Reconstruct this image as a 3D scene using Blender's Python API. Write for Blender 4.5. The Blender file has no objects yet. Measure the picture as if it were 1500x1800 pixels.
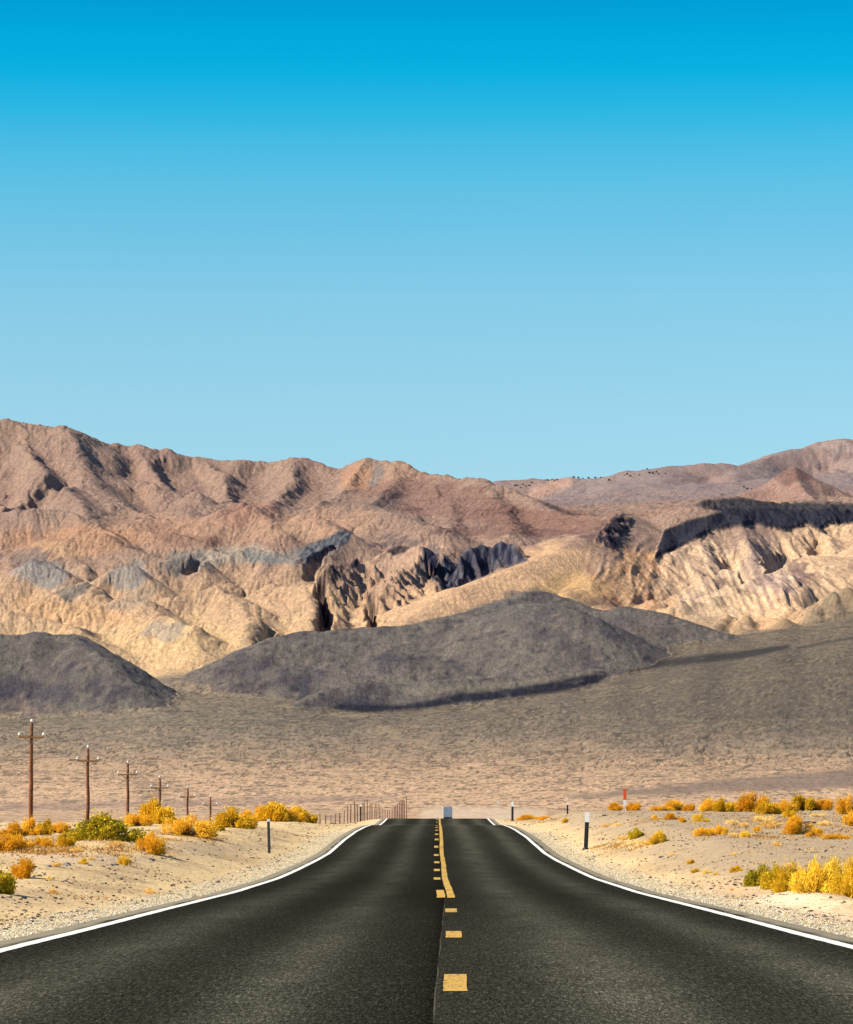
import bpy, bmesh, math, random
import numpy as np
from mathutils import Matrix, Vector
random.seed(7); RNG = np.random.default_rng(11)
sc = bpy.context.scene
COL = sc.collection

# ------------------------------------------------------------------ camera
F = 6270.0                       # focal length in photo pixels (1500 wide)
HZ = 1410.0                      # horizon row
CZ = 1.18                        # eye height above the near road
TH = math.atan((HZ-900)/F); PSI = math.atan(20/F)
cam_d = bpy.data.cameras.new('camera'); cam = bpy.data.objects.new('camera', cam_d); COL.objects.link(cam)
cam.location = (0, 0, CZ); cam.rotation_euler = (math.pi/2+TH, 0, PSI)
cam_d.sensor_fit = 'HORIZONTAL'; cam_d.sensor_width = 36; cam_d.lens = 36*F/1500
cam_d.clip_start = .5; cam_d.clip_end = 60000
sc.camera = cam

# ------------------------------------------------------------------ sky, sun, exposure
SUN_EL, SUN_BACK = math.radians(40), math.radians(14)
sv = Vector((-math.cos(SUN_EL)*math.cos(SUN_BACK), -math.cos(SUN_EL)*math.sin(SUN_BACK), math.sin(SUN_EL)))
w = bpy.data.worlds.new('World'); sc.world = w; w.use_nodes = True
nt = w.node_tree; N = nt.nodes; Lk = nt.links; N.clear()
sky = N.new('ShaderNodeTexSky'); sky.sky_type = 'NISHITA'; sky.sun_disc = False
sky.sun_elevation = SUN_EL; sky.sun_rotation = math.atan2(sv.x, sv.y) % (2*math.pi)
sky.air_density = 1.0; sky.dust_density = 0.3; sky.ozone_density = 2.5
tc = N.new('ShaderNodeTexCoord'); sx = N.new('ShaderNodeSeparateXYZ'); Lk.new(tc.outputs['Generated'], sx.inputs[0])
mr = N.new('ShaderNodeMapRange'); mr.inputs['From Min'].default_value = 0; mr.inputs['From Max'].default_value = .25
Lk.new(sx.outputs['Z'], mr.inputs['Value'])
cr = N.new('ShaderNodeValToRGB'); Lk.new(mr.outputs[0], cr.inputs[0])
def setramp(cr, stops):
    e = cr.color_ramp.elements
    while len(e) > 1: e.remove(e[-1])
    e[0].position = stops[0][0]; e[0].color = (*stops[0][1], 1)
    for p, c in stops[1:]:
        x = e.new(p); x.color = (*c, 1)
SKYR = [(0.0, (0.6181, 0.826, 0.8832)), (0.3624, (0.6181, 0.826, 0.8832)), (0.4386, (0.6225, 0.8542, 0.8782)), (0.5018, (0.5877, 0.8614, 0.8816)), (0.5649, (0.5346, 0.8804, 0.8925)), (0.6277, (0.4206, 0.873, 0.8963)), (0.6839, (0.3031, 0.8807, 0.91)), (0.7275, (0.1869, 0.8636, 0.9194)), (0.7646, (0.0766, 0.8411, 0.9268)), (0.8078, (0.0102, 0.8014, 0.9279)), (0.8508, (0.0018, 0.7454, 0.9001)), (0.8875, (0.0016, 0.6662, 0.8567)), (1.0, (0.0016, 0.6662, 0.8567))]
setramp(cr, SKYR)
mx = N.new('ShaderNodeMix'); mx.data_type = 'RGBA'; mx.blend_type = 'MULTIPLY'; mx.inputs[0].default_value = 1
Lk.new(sky.outputs[0], mx.inputs[6]); Lk.new(cr.outputs[0], mx.inputs[7])
mr2 = N.new('ShaderNodeMapRange'); mr2.inputs['From Min'].default_value = .24; mr2.inputs['From Max'].default_value = .45
Lk.new(sx.outputs['Z'], mr2.inputs['Value'])
mx2 = N.new('ShaderNodeMix'); mx2.data_type = 'RGBA'; Lk.new(mr2.outputs[0], mx2.inputs[0]); Lk.new(cr.outputs[0], mx2.inputs[6]); mx2.inputs[7].default_value = (.50, .68, 1, 1)
Lk.new(mx2.outputs[2], mx.inputs[7])
bg = N.new('ShaderNodeBackground'); bg.inputs[1].default_value = .0833
Lk.new(mx.outputs[2], bg.inputs[0])
wo = N.new('ShaderNodeOutputWorld'); Lk.new(bg.outputs[0], wo.inputs[0])
sd = bpy.data.lights.new('sun', 'SUN'); sd.energy = 4.9; sd.angle = math.radians(.5); sd.color = (1, .89, .72)
so = bpy.data.objects.new('sun', sd); COL.objects.link(so); so.rotation_euler = sv.to_track_quat('Z', 'Y').to_euler()
sc.view_settings.view_transform = 'Standard'; sc.view_settings.look = 'None'
sc.view_settings.gamma = 1; sc.view_settings.exposure = .95
sc.render.engine = 'CYCLES'

# ------------------------------------------------------------------ photo pixel -> world ray (dy = 1)
_ct, _st, _cp, _sp = math.cos(TH), math.sin(TH), math.cos(PSI), math.sin(PSI)
def ray(u, r):
    a = (np.asarray(u, float)-750)/F; b = (900-np.asarray(r, float))/F
    X = a; Y = _ct - b*_st; Z = _st + b*_ct
    x = X*_cp - Y*_sp; y = X*_sp + Y*_cp
    return x/y, Z/y
def proj(x, y, z):
    z = z-CZ
    X = x*_cp + y*_sp; Y = -x*_sp + y*_cp
    dp = Y*_ct + z*_st; up = -Y*_st + z*_ct
    return 750+F*X/dp, 900-F*up/dp
def P3(u, r, d):
    a, c = ray(u, r); return float(a*d), float(d), float(CZ+c*d)

# ------------------------------------------------------------------ noise
_perm = RNG.permutation(512).astype(np.int64)
_gr = np.stack([np.cos(np.arange(64)*2*np.pi/64), np.sin(np.arange(64)*2*np.pi/64)], 1)
def perlin(x, y, s=0):
    xi = np.floor(x).astype(np.int64); yi = np.floor(y).astype(np.int64)
    xf = x-xi; yf = y-yi
    u = xf*xf*xf*(xf*(xf*6-15)+10); v = yf*yf*yf*(yf*(yf*6-15)+10)
    def g(i, j, fx, fy):
        h = _perm[(_perm[(i+s*37) & 511] + j) & 511] & 63
        return _gr[h, 0]*fx + _gr[h, 1]*fy
    a = g(xi, yi, xf, yf); b = g(xi+1, yi, xf-1, yf); c = g(xi, yi+1, xf, yf-1); d = g(xi+1, yi+1, xf-1, yf-1)
    return (a+(b-a)*u + ((c+(d-c)*u)-(a+(b-a)*u))*v)*1.5
def fbm(x, y, o=5, s=0, gain=.5, lac=2.03):
    r = 0; a = 1; t = 0
    for i in range(o):
        r = r+a*perlin(x, y, s+i); t += a; a *= gain; x = x*lac+3.1; y = y*lac+1.7
    return r/t
def ridged(x, y, o=5, s=0, gain=.55):
    r = 0; a = 1; t = 0; wgt = 1
    for i in range(o):
        n = (1-np.abs(perlin(x, y, s+i)))**2
        r = r+a*n*wgt; t += a; wgt = np.clip(n*1.3, 0, 1); a *= gain; x = x*2.07+5.3; y = y*2.07+2.9
    return r/t
def smooth(a, b, x):
    t = np.clip((x-a)/(b-a), 0, 1); return t*t*(3-2*t)
def lin(c):
    c = np.asarray(c, float)/255
    return np.where(c <= .04045, c/12.92, ((c+.055)/1.055)**2.4)
LF = 1.75
def alb(r, g, b): return lin((r, g, b))/LF

def put(mask, c):
    c = np.asarray(c)
    C[...] = C*(1-mask[..., None])+c*mask[..., None]

# ------------------------------------------------------------------ mesh / object helpers
def mesh_np(name, V, Fq, col=None, smooth_=True, extra=None):
    m = bpy.data.meshes.new(name); V = np.ascontiguousarray(V, np.float32); Fq = np.ascontiguousarray(Fq, np.int32)
    k = Fq.shape[1]
    m.vertices.add(len(V)); m.vertices.foreach_set('co', V.ravel())
    m.loops.add(Fq.size); m.loops.foreach_set('vertex_index', Fq.ravel())
    m.polygons.add(len(Fq)); m.polygons.foreach_set('loop_start', np.arange(len(Fq), dtype=np.int32)*k)
    m.polygons.foreach_set('loop_total', np.full(len(Fq), k, np.int32))
    m.polygons.foreach_set('use_smooth', np.full(len(Fq), smooth_, bool))
    m.update(calc_edges=True)
    if col is not None:
        a = m.color_attributes.new('rock', 'FLOAT_COLOR', 'POINT')
        a.data.foreach_set('color', np.concatenate([col, np.ones((len(col), 1))], 1).astype(np.float32).ravel())
    return m
def grid_faces(nr, nc):
    i = np.arange(nr*nc).reshape(nr, nc)
    return np.stack([i[:-1, :-1], i[:-1, 1:], i[1:, 1:], i[1:, :-1]], -1).reshape(-1, 4)
def compact(V, Fq, col=None):
    u, inv = np.unique(Fq, return_inverse=True)
    return V[u], inv.reshape(Fq.shape), (None if col is None else col[u])
def link(name, m, mat=None, parent=None):
    o = bpy.data.objects.new(name, m); COL.objects.link(o)
    if mat and m and len(m.materials) == 0: m.materials.append(mat)
    if parent: o.parent = parent
    return o
def tag(o, label=None, cat=None, group=None, kind=None):
    for k, v in (('label', label), ('category', cat), ('group', group), ('kind', kind)):
        if v: o[k] = v
    return o
def empty(name, loc, rz=0):
    o = bpy.data.objects.new(name, None); COL.objects.link(o); o.location = loc; o.rotation_euler = (0, 0, rz); o.empty_display_size = .3
    return o
def copy_tree(o, parent=None):
    c = o.copy(); COL.objects.link(c)
    if parent: c.parent = parent
    for ch in list(o.children): copy_tree(ch, c)
    return c
class MB:
    def __init__(s): s.bm = bmesh.new()
    def box(s, c, size, rz=0, rx=0, ry=0, bev=0):
        g = bmesh.ops.create_cube(s.bm, size=1)['verts']
        M = Matrix.Translation(c) @ Matrix.Rotation(rz, 4, 'Z') @ Matrix.Rotation(ry, 4, 'Y') @ Matrix.Rotation(rx, 4, 'X') @ Matrix.Diagonal((*size, 1))
        bmesh.ops.transform(s.bm, matrix=M, verts=g)
        if bev: bmesh.ops.bevel(s.bm, geom=list({e for v in g for e in v.link_edges}), offset=bev, segments=2, affect='EDGES')
        return s
    def tube(s, pts, rad, n=10, cap=True, wob=0):
        pts = [Vector(p) for p in pts]; rings = []
        if not hasattr(rad, '__len__'): rad = [rad]*len(pts)
        for i, p in enumerate(pts):
            t = (pts[min(i+1, len(pts)-1)]-pts[max(i-1, 0)]).normalized()
            a = Vector((1, 0, 0)) if abs(t.x) < .8 else Vector((0, 1, 0))
            b = t.cross(a).normalized(); a = b.cross(t)
            rings.append([s.bm.verts.new(p+(a*math.cos(2*math.pi*j/n)+b*math.sin(2*math.pi*j/n))*rad[i]*(1+wob*random.uniform(-1, 1))) for j in range(n)])
        for r0, r1 in zip(rings, rings[1:]):
            for j in range(n): s.bm.faces.new((r0[j], r0[(j+1) % n], r1[(j+1) % n], r1[j]))
        if cap: s.bm.faces.new(rings[0][::-1]); s.bm.faces.new(rings[-1])
        return s
    def lathe(s, c, prof, n=12):
        return s.tube([(c[0], c[1], c[2]+z) for z, r in prof], [r for z, r in prof], n)
    def build(s, name, mat, parent=None, sm=False):
        bmesh.ops.recalc_face_normals(s.bm, faces=s.bm.faces)
        m = bpy.data.meshes.new(name); s.bm.to_mesh(m); s.bm.free()
        if sm: m.polygons.foreach_set('use_smooth', np.ones(len(m.polygons), bool))
        return link(name, m, mat, parent)

# ------------------------------------------------------------------ material helpers
def newmat(name, rough=.9, spec=.2):
    m = bpy.data.materials.new(name); m.use_nodes = True
    b = m.node_tree.nodes['Principled BSDF']; b.inputs['Roughness'].default_value = rough
    b.inputs['Specular IOR Level'].default_value = spec
    return m, m.node_tree, b
def nd(t, k, **kw):
    n = t.nodes.new(k)
    for a, v in kw.items():
        if a.startswith('_'): n.inputs[a[1:].replace('_', ' ')].default_value = v
        else: setattr(n, a, v)
    return n
def noise(t, scale, det=4, vec=None, rough=.55, dist=0):
    n = nd(t, 'ShaderNodeTexNoise', _Scale=scale, _Detail=det, _Roughness=rough, _Distortion=dist)
    if vec: t.links.new(vec, n.inputs['Vector'])
    return n.outputs['Fac']
def ramp(t, fac, stops):
    r = nd(t, 'ShaderNodeValToRGB'); setramp(r, stops); t.links.new(fac, r.inputs[0]); return r.outputs[0]
def mix(t, fac, a, b, mode='MIX'):
    m = nd(t, 'ShaderNodeMix', data_type='RGBA', blend_type=mode)
    for i, v in ((0, fac), (6, a), (7, b)):
        if isinstance(v, (int, float)): m.inputs[i].default_value = v
        elif isinstance(v, tuple): m.inputs[i].default_value = (*v, 1)
        else: t.links.new(v, m.inputs[i])
    return m.outputs[2]
def math_(t, op, a, b=0.0, clamp=False):
    m = nd(t, 'ShaderNodeMath', operation=op, use_clamp=clamp)
    for i, v in ((0, a), (1, b)):
        if isinstance(v, (int, float)): m.inputs[i].default_value = v
        else: t.links.new(v, m.inputs[i])
    return m.outputs[0]
def gpos(t, scale=(1, 1, 1)):
    g = nd(t, 'ShaderNodeNewGeometry'); mp = nd(t, 'ShaderNodeMapping'); mp.inputs['Scale'].default_value = scale
    t.links.new(g.outputs['Position'], mp.inputs['Vector']); return mp.outputs[0]
def bump(t, b, h, strength=.5, dist=1.0):
    n = nd(t, 'ShaderNodeBump', _Strength=strength, _Distance=dist); t.links.new(h, n.inputs['Height']); t.links.new(n.outputs[0], b.inputs['Normal'])
def simple(name, c, rough=.8, spec=.2, var=.25, scale=8):
    m, t, b = newmat(name, rough, spec)
    tcn = nd(t, 'ShaderNodeTexCoord')
    f = noise(t, scale, 4, tcn.outputs['Object'])
    c = tuple(float(v) for v in c)
    t.links.new(ramp(t, f, [(.3, tuple(v*(1-var) for v in c)), (.7, tuple(min(1, v*(1+var)) for v in c))]), b.inputs['Base Color'])
    return m
# ================================================================== MOUNTAINS AND VALLEY (one real-scale heightfield, 2-14 km away)
TU = [-400, 0, 150, 300, 450, 600, 700, 800, 900, 1000, 1100, 1250, 1400, 1500, 1900]
TD = [1500, 2000, 2600, 3500, 4500, 5200, 5800, 6400, 7000, 7600, 8200, 9000, 10500, 14500]
TR = np.array([
 [1448,1438,1424,1362,1270,1256,1165,1090,1020,950,880,790, 850, 980],
 [1448,1438,1424,1362,1268,1250,1150,1080,1015,945,885,790, 860, 980],
 [1448,1438,1424,1362,1262,1236,1170,1090,1015,945,890,800, 870, 980],
 [1448,1438,1424,1360,1250,1194,1165,1110,1020,950,895,820, 880, 980],
 [1448,1438,1424,1358,1250,1205,1175,1120,1040,960,900,830, 880, 980],
 [1448,1438,1424,1356,1257,1236,1150,1095,1010,945,885,825, 880, 980],
 [1448,1438,1424,1356,1257,1232,1130,1075,1000,940,885,830, 880, 960],
 [1448,1438,1424,1356,1252,1222,1115,1060,1010,945,900,870, 880, 940],
 [1448,1438,1424,1354,1242,1204,1105,1050,1010,950,910,890, 882, 930],
 [1448,1438,1424,1352,1230,1188,1110,1040,1010,965,930,895, 872, 920],
 [1448,1438,1424,1350,1212,1158,1118,1040, 985,950,930,895, 858, 910],
 [1448,1438,1424,1346,1182,1124,1105,1050, 960,920,905,888, 850, 900],
 [1448,1438,1424,1342,1156,1106,1080,1020, 945,910,900,880, 840, 900],
 [1448,1438,1424,1338,1142,1090,1050, 990, 930,905,895,875, 830, 900],
 [1448,1438,1424,1330,1110,1060,1010, 960, 915,895,885,860, 830, 900]], float)
def table(u, d):
    ui = np.interp(u, TU, np.arange(len(TU))); di = np.interp(d, TD, np.arange(len(TD)))
    i = np.clip(ui.astype(int), 0, len(TU)-2); j = np.clip(di.astype(int), 0, len(TD)-2)
    a = ui-i; b = di-j; a = a*a*(3-2*a)
    return (TR[i, j]*(1-a)*(1-b)+TR[i+1, j]*a*(1-b)+TR[i, j+1]*(1-a)*b+TR[i+1, j+1]*a*b)
du = 2.0
UU = np.arange(-300, 1801, du)
DD = np.concatenate([np.geomspace(1450, 4300, 300)[:-1], np.arange(4300, 5000, 5.), np.arange(5000, 9300, 4.6), np.geomspace(9300, 14500, 250)])
U, D = np.meshgrid(UU, DD)
AX, _ = ray(U, 1150.0)
X = AX*D; Y = D
R0 = table(U, D)
_, CC = ray(U, R0)
Z = CZ+CC*D
far = smooth(5000, 6000, D)
Z0 = Z.copy()
WX = fbm(X/420, Y/420, 3, 20); WY = fbm(X/420, Y/420, 3, 27)
GN = ridged((X+WX*90)/150, (Y+WY*90)/420, 3, 60)      # spurs running down the slope
# ---- ridge lines: (points (column, row, distance), side slope, rounding radius, id)
RID = [
 # skyline of the main range
 ([(-400,800,9000),(-200,775,9000),(-60,752,9000),(14,735,9000),(60,743,9000),(110,748,8950),(160,766,9000),(200,778,9050),(240,780,9050),(290,791,9050),(350,801,9050),(420,810,9000),(480,812,9000),(525,806,8950),(580,811,8900),(650,808,8800),(695,813,8700),(740,829,8600),(770,835,8500),(800,842,8300),(850,846,8200),(880,853,8100),(920,872,8000)], .62, 14, 0),
 ([(920,872,8000),(960,889,7800),(1010,903,7500),(1060,907,7300),(1090,903,7150),(1112,911,7050)], .62, 8, 0),
 # spurs of the main range
 ([(14,736,9000),(40,790,8700),(95,845,8350),(140,880,8050),(150,905,7850)], .62, 6, 0),
 ([(110,748,8950),(140,790,8700),(175,845,8400),(225,880,8150),(290,905,7850)], .6, 16, 0),
 ([(-120,765,9000),(-60,830,8600),(0,890,8000),(40,900,7800)], .6, 6, 0),
 ([(240,780,9050),(262,820,8800),(300,850,8550),(345,868,8350)], .6, 6, 0),
 ([(350,801,9050),(395,835,8800),(400,865,8500),(430,885,8200)], .6, 8, 0),
 ([(525,806,8950),(520,840,8700),(490,870,8400),(470,895,8100)], .55, 20, 0),
 ([(650,808,8800),(622,835,8650),(600,862,8450),(575,868,8300),(540,905,8000)], .65, 6, 0),
 ([(695,813,8700),(690,850,8450),(665,880,8150),(640,905,7900)], .6, 6, 0),
 ([(770,835,8500),(790,870,8200),(800,905,7900),(790,930,7600)], .55, 12, 0),
 ([(850,846,8200),(880,885,7900),(900,915,7600),(900,935,7300)], .5, 10, 0),
 # second row of brown hills
 ([(-150,880,7700),(-30,905,7600),(60,893,7500),(110,898,7500),(170,925,7350),(220,950,7200)], .6, 12, 0),
 ([(200,925,7600),(260,912,7600),(330,915,7550),(400,900,7500),(440,893,7450),(480,915,7350),(500,940,7200)], .6, 14, 0),
 ([(240,935,7300),(300,935,7250),(360,960,7150),(400,975,7050)], .6, 8, 0),
 ([(470,930,7400),(520,915,7350),(560,912,7300),(600,935,7200),(640,960,7100)], .55, 14, 0),
 ([(560,895,7700),(640,880,7700),(700,905,7550),(760,925,7300)], .5, 14, 0),
 ([(60,955,7100),(130,945,7000),(180,940,7000),(260,972,6850),(330,990,6750)], .55, 12, 0),
 # grey-green knobs
 ([(-60,1010,6800),(20,1005,6700),(60,990,6650),(85,990,6650),(110,1010,6600),(130,1030,6550)], .7, 5, 0),
 ([(160,1030,6500),(200,1005,6550),(240,998,6550),(262,1015,6500),(280,1040,6450)], .7, 6, 0),
 ([(270,990,6700),(330,975,6750),(345,972,6750),(352,990,6700)], .8, 3, 0),
 ([(380,985,6800),(440,965,6850),(480,975,6800),(520,985,6750),(560,965,6800),(610,938,6900)], .7, 4, 0),
 ([(60,1060,6250),(110,1045,6300),(145,1026,6350),(160,1040,6300),(190,1060,6250)], .6, 6, 0),
 ([(650,985,6750),(700,960,6800),(745,958,6750),(755,980,6700)], .7, 4, 0),
 # cliffs in the middle
 ([(560,1035,6100),(580,1005,6250),(605,992,6350),(632,985,6400),(640,1010,6350)], .95, 3, 5),
 ([(640,1090,6000),(668,1040,6150),(700,1010,6300),(730,990,6450),(752,958,6600)], .9, 3, 5),
 ([(765,1010,6300),(800,962,6420),(850,955,6460),(880,950,6470),(905,958,6450),(925,982,6420)], 1.3, 2, 5),
 # pale badlands in front on the left
 ([(-200,1065,6000),(-80,1080,5900),(0,1075,5850),(80,1085,5800),(140,1110,5700)], .5, 10, 0),
 ([(150,1075,6000),(210,1058,6050),(262,1060,6000),(300,1095,5850),(320,1140,5700)], .6, 8, 0),
 ([(300,1050,6100),(380,1035,6150),(420,1060,6000),(440,1090,5850),(430,1120,5700)], .6, 8, 0),
 ([(480,1020,6250),(530,1035,6150),(550,1060,6000),(545,1095,5850)], .65, 6, 0),
 ([(240,1090,5850),(290,1085,5800),(340,1105,5700),(350,1140,5600)], .6, 5, 0),
 # smooth tan ramp up to the dark crag, then round the bowl under the lava cap
 ([(600,1150,5600),(700,1096,5750),(800,1036,5950),(900,1000,6100),(960,978,6250),(1000,958,6350),(1050,930,6600),(1080,912,6800),(1100,906,6900)], .5, 22, 4),
 ([(1050,930,6600),(1060,975,6350),(1040,1020,6050),(1010,1060,5750)], .5, 20, 4),
 ([(1150,925,6950),(1180,905,6950),(1230,886,6950),(1300,884,7000),(1380,889,7050),(1500,891,7100),(1700,900,7200),(1850,905,7200)], .55, 30, 0),
 ([(1165,985,6500),(1190,975,6550),(1240,935,6750),(1300,920,6800),(1370,925,6800),(1440,925,6850),(1500,922,6850),(1800,930,6900)], .62, 6, 0),
 ([(1300,920,6800),(1330,985,6450),(1380,1040,6150),(1420,1060,5950)], .6, 6, 0),
 ([(1240,935,6750),(1230,1000,6400),(1260,1060,6050),(1290,1090,5850)], .5, 14, 0),
 ([(1440,925,6850),(1470,965,6600),(1455,1005,6350),(1420,1030,6150)], .7, 5, 0),
 ([(1140,1112,5450),(1200,1092,5500),(1260,1076,5550),(1340,1048,5650),(1430,1015,5800),(1500,985,5950),(1650,930,6200),(1850,900,6400)], .34, 30, 4),
 # dark basalt hills in front
 ([(-400,1150,4900),(-200,1135,4850),(-60,1120,4850),(0,1117,4850),(60,1112,4850),(125,1115,4850),(150,1132,4800),(180,1162,4720),(230,1204,4630),(285,1240,4560)], .75, 18, 1),
 ([(130,1130,4900),(190,1170,4880),(240,1196,4860),(290,1212,4850)], .5, 8, 1),
 ([(446,1158,5040),(458,1140,5070),(480,1121,5100),(540,1112,5120),(600,1106,5130),(700,1099,5150),(760,1090,5180)], .62, 26, 1),
 ([(760,1090,5180),(820,1076,5220),(880,1061,5280),(942,1040,5350),(985,1052,5330)], .5, 34, 1),
 ([(870,1082,5170),(920,1064,5150),(955,1059,5130),(990,1073,5080),(1020,1104,5000)], .58, 34, 1),
 ([(1020,1110,5230),(1060,1080,5270),(1100,1068,5270),(1150,1080,5240),(1200,1096,5200),(1260,1108,5160)], .55, 28, 1),
 ([(520,1240,4600),(570,1216,4660),(640,1200,4700),(760,1194,4720),(870,1190,4740),(980,1184,4770),(1075,1174,4820)], .5, 10, 1),
 ([(430,1190,4960),(520,1168,4980),(600,1165,4980),(700,1165,4960),(820,1165,4960)], .5, 16, 1),
 # far hills on the right
 ([(600,860,12500),(860,851,12300),(885,845,12300),(940,843,12300),(1000,841,12200),(1060,839,12100),(1110,829,12000),(1180,822,11900),(1240,815,11900),(1275,817,11900),(1305,821,11900),(1340,809,12300),(1400,790,12600),(1450,778,12700),(1482,773,12700),(1510,775,12700),(1650,790,12700),(1850,830,12700)], .5, 40, 2),
 ([(1180,822,11900),(1160,850,11200),(1100,880,10500)], .35, 60, 2),
 ([(1305,821,11900),(1290,850,11300),(1260,870,10600)], .4, 40, 2),
 ([(1310,890,9000),(1350,858,9100),(1380,832,9150),(1397,824,9150),(1420,836,9150),(1450,852,9100),(1480,868,9050),(1520,885,9000)], .6, 4, 3),
 ([(1397,824,9150),(1410,860,8950),(1440,885,8750)], .6, 4, 3),
]
WID = np.zeros(Z.shape, np.int8)
KV = 1+.35*(fbm(X/260, Y/260, 3, 80))+.30*(GN-.5)
row_d = DD
for pts, k, rr, idn in RID:
    kr = k*.9
    P = [P3(u, r+0, d) for u, r, d in pts]
    for (p, q) in zip(P, P[1:]):
        L2 = (q[0]-p[0])**2+(q[1]-p[1])**2
        reach = 950 if idn != 1 else 520
        j0 = np.searchsorted(row_d, min(p[1], q[1])-reach); j1 = np.searchsorted(row_d, max(p[1], q[1])+reach)
        dm = .5*(p[1]+q[1]); uc = sorted([proj(*p)[0], proj(*q)[0]]); ru = reach*F/dm
        i0 = max(0, int((uc[0]-ru+300)/du)); i1 = min(len(UU), int((uc[1]+ru+300)/du)+1)
        if i1 <= i0 or j1 <= j0: continue
        S = np.s_[j0:j1, i0:i1]; x = X[S]; y = Y[S]
        t = np.clip(((x-p[0])*(q[0]-p[0])+(y-p[1])*(q[1]-p[1]))/L2, 0, 1)
        dist = np.hypot(x-p[0]-t*(q[0]-p[0]), y-p[1]-t*(q[1]-p[1]))
        zr = p[2]+t*(q[2]-p[2])
        kk = kr*(KV[S] if idn != 1 else 1+.3*(KV[S]-1))
        zz = zr-kk*(np.sqrt(dist**2+rr**2)-rr)*(1-.22*np.minimum(dist/700, 1))
        z = Z[S]; sm = 9.0
        h = np.clip(.5+.5*(zz-z)/sm, 0, 1)
        WID[S] = np.where(zz > z+2, idn+1, WID[S])
        Z[S] = z*(1-h)+zz*h+sm*h*(1-h)
# ---- gorges: (points, depth, width)
GOR = [
 ([(567,1010,6200),(570,1050,6020),(563,1085,5880),(570,1112,5740)], 62, 15),
 ([(655,1035,6150),(655,1070,5980),(655,1098,5800)], 50, 11),
 ([(752,960,6650),(765,990,6550),(768,1015,6450)], 60, 22),
 ([(790,1020,6450),(780,1035,6350)], 50, 24),
 ([(212,795,8950),(200,830,8700),(215,860,8400),(260,895,8050),(300,908,7900)], 20, 90),
 ([(325,815,8900),(335,840,8700),(345,870,8450)], 20, 80),
 ([(460,815,8900),(455,850,8650),(440,880,8350)], 18, 80),
 ([(570,820,8850),(555,855,8600),(530,880,8300)], 20, 80),
 ([(0,780,8900),(5,850,8500),(-20,890,8100)], 30, 60),
 ([(110,850,8400),(60,885,8100),(20,905,7800)], 26, 40),
 ([(1375,960,6650),(1355,1000,6450),(1360,1040,6250),(1375,1080,5980)], 34, 22),
 ([(1290,985,6550),(1300,1040,6250),(1330,1085,5950)], 24, 20),
 ([(1130,960,6750),(1150,1000,6450),(1180,1060,6050),(1195,1090,5800)], 9, 40),
 ([(1090,960,6750),(1110,1010,6350),(1150,1070,5950)], 5, 30),
 ([(1440,950,6750),(1420,1000,6450),(1425,1035,6200)], 26, 20),
 ([(350,975,6750),(338,985,6700)], 26, 16),
 ([(470,1080,5850),(465,1115,5650)], 20, 12), ([(492,1095,5800),(487,1118,5650)], 20, 12),
 ([(605,945,6950),(560,975,6800),(540,1000,6700)], 26, 16),
]
for pts, dep, wd in GOR:
    P = [P3(*q) for q in pts]
    S = np.s_[np.searchsorted(row_d, min(p[1] for p in P)-220):np.searchsorted(row_d, max(p[1] for p in P)+220), :]
    x = X[S]+WX[S]*18+12*fbm(X[S]/30, Y[S]/30, 3, 90); y = Y[S]; best = np.full(x.shape, 1e9)
    for p, q in zip(P, P[1:]):
        L2 = (q[0]-p[0])**2+(q[1]-p[1])**2
        t = np.clip(((x-p[0])*(q[0]-p[0])+(y-p[1])*(q[1]-p[1]))/L2, 0, 1)
        best = np.minimum(best, np.hypot(x-p[0]-t*(q[0]-p[0]), (y-p[1]-t*(q[1]-p[1]))*.8))
    Z[S] -= dep*(1-smooth(wd*.35, wd*1.1, best))
Z -= (1-smooth(1450, 1800, D))*26          # the valley sheet dips under the near ground
# ---- natural relief
mtn = smooth(5300, 5900, D)*(WID != 2)
hill = (WID == 2)*1.0
farh = smooth(9300, 10500, D)
r1 = ridged((X+WX*60)/190, (Y+WY*60)/440, 6, 3)
amp = np.where(WID == 5, .22, 1.0)*np.where(WID == 4, .5, 1.0)*np.where(WID == 6, 1.5, 1.0)
cl = np.where(WID == 6, 1.0, 0.0)
for _ in range(6): amp[1:-1, 1:-1] = (amp[:-2, 1:-1]+amp[2:, 1:-1]+amp[1:-1, :-2]+amp[1:-1, 2:])/4
Z += mtn*amp*(1-.35*farh)*17*(r1-.48)
Z += mtn*amp*fbm(X/60, Y/75, 5, 41)*3.5
for _ in range(3): cl[1:-1, 1:-1] = (cl[:-2, 1:-1]+cl[2:, 1:-1]+cl[1:-1, :-2]+cl[1:-1, 2:])/4
Z += cl*25*(ridged((X+.5*Y)/46, (Y-.2*X)/120, 4, 57)-.5)
rgh = smooth(.0, .35, fbm(X/300, Y/500, 3, 70))
Z += mtn*amp*(1-farh)*rgh*7*(ridged(X/38, Y/55, 4, 51)-.45)
Z += hill*((fbm(X/120, Y/190, 5, 33)-.1)*8+fbm(X/20, Y/50, 3, 36)*2.2+5*(ridged((X+WX*30)/120, (Y+WY*30)/260, 4, 39)-.5))
fan = 1-smooth(5000, 5500, D)
# washes crossing the fan, rising gently to the right
q = (Y+.9*X+60*WX)
Z += fan*smooth(2300, 3200, D)*(1-hill)*(fbm(X/260, Y/60, 5, 45)*2.4+fbm(X/40, Y/40, 3, 48)*.35)
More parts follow.
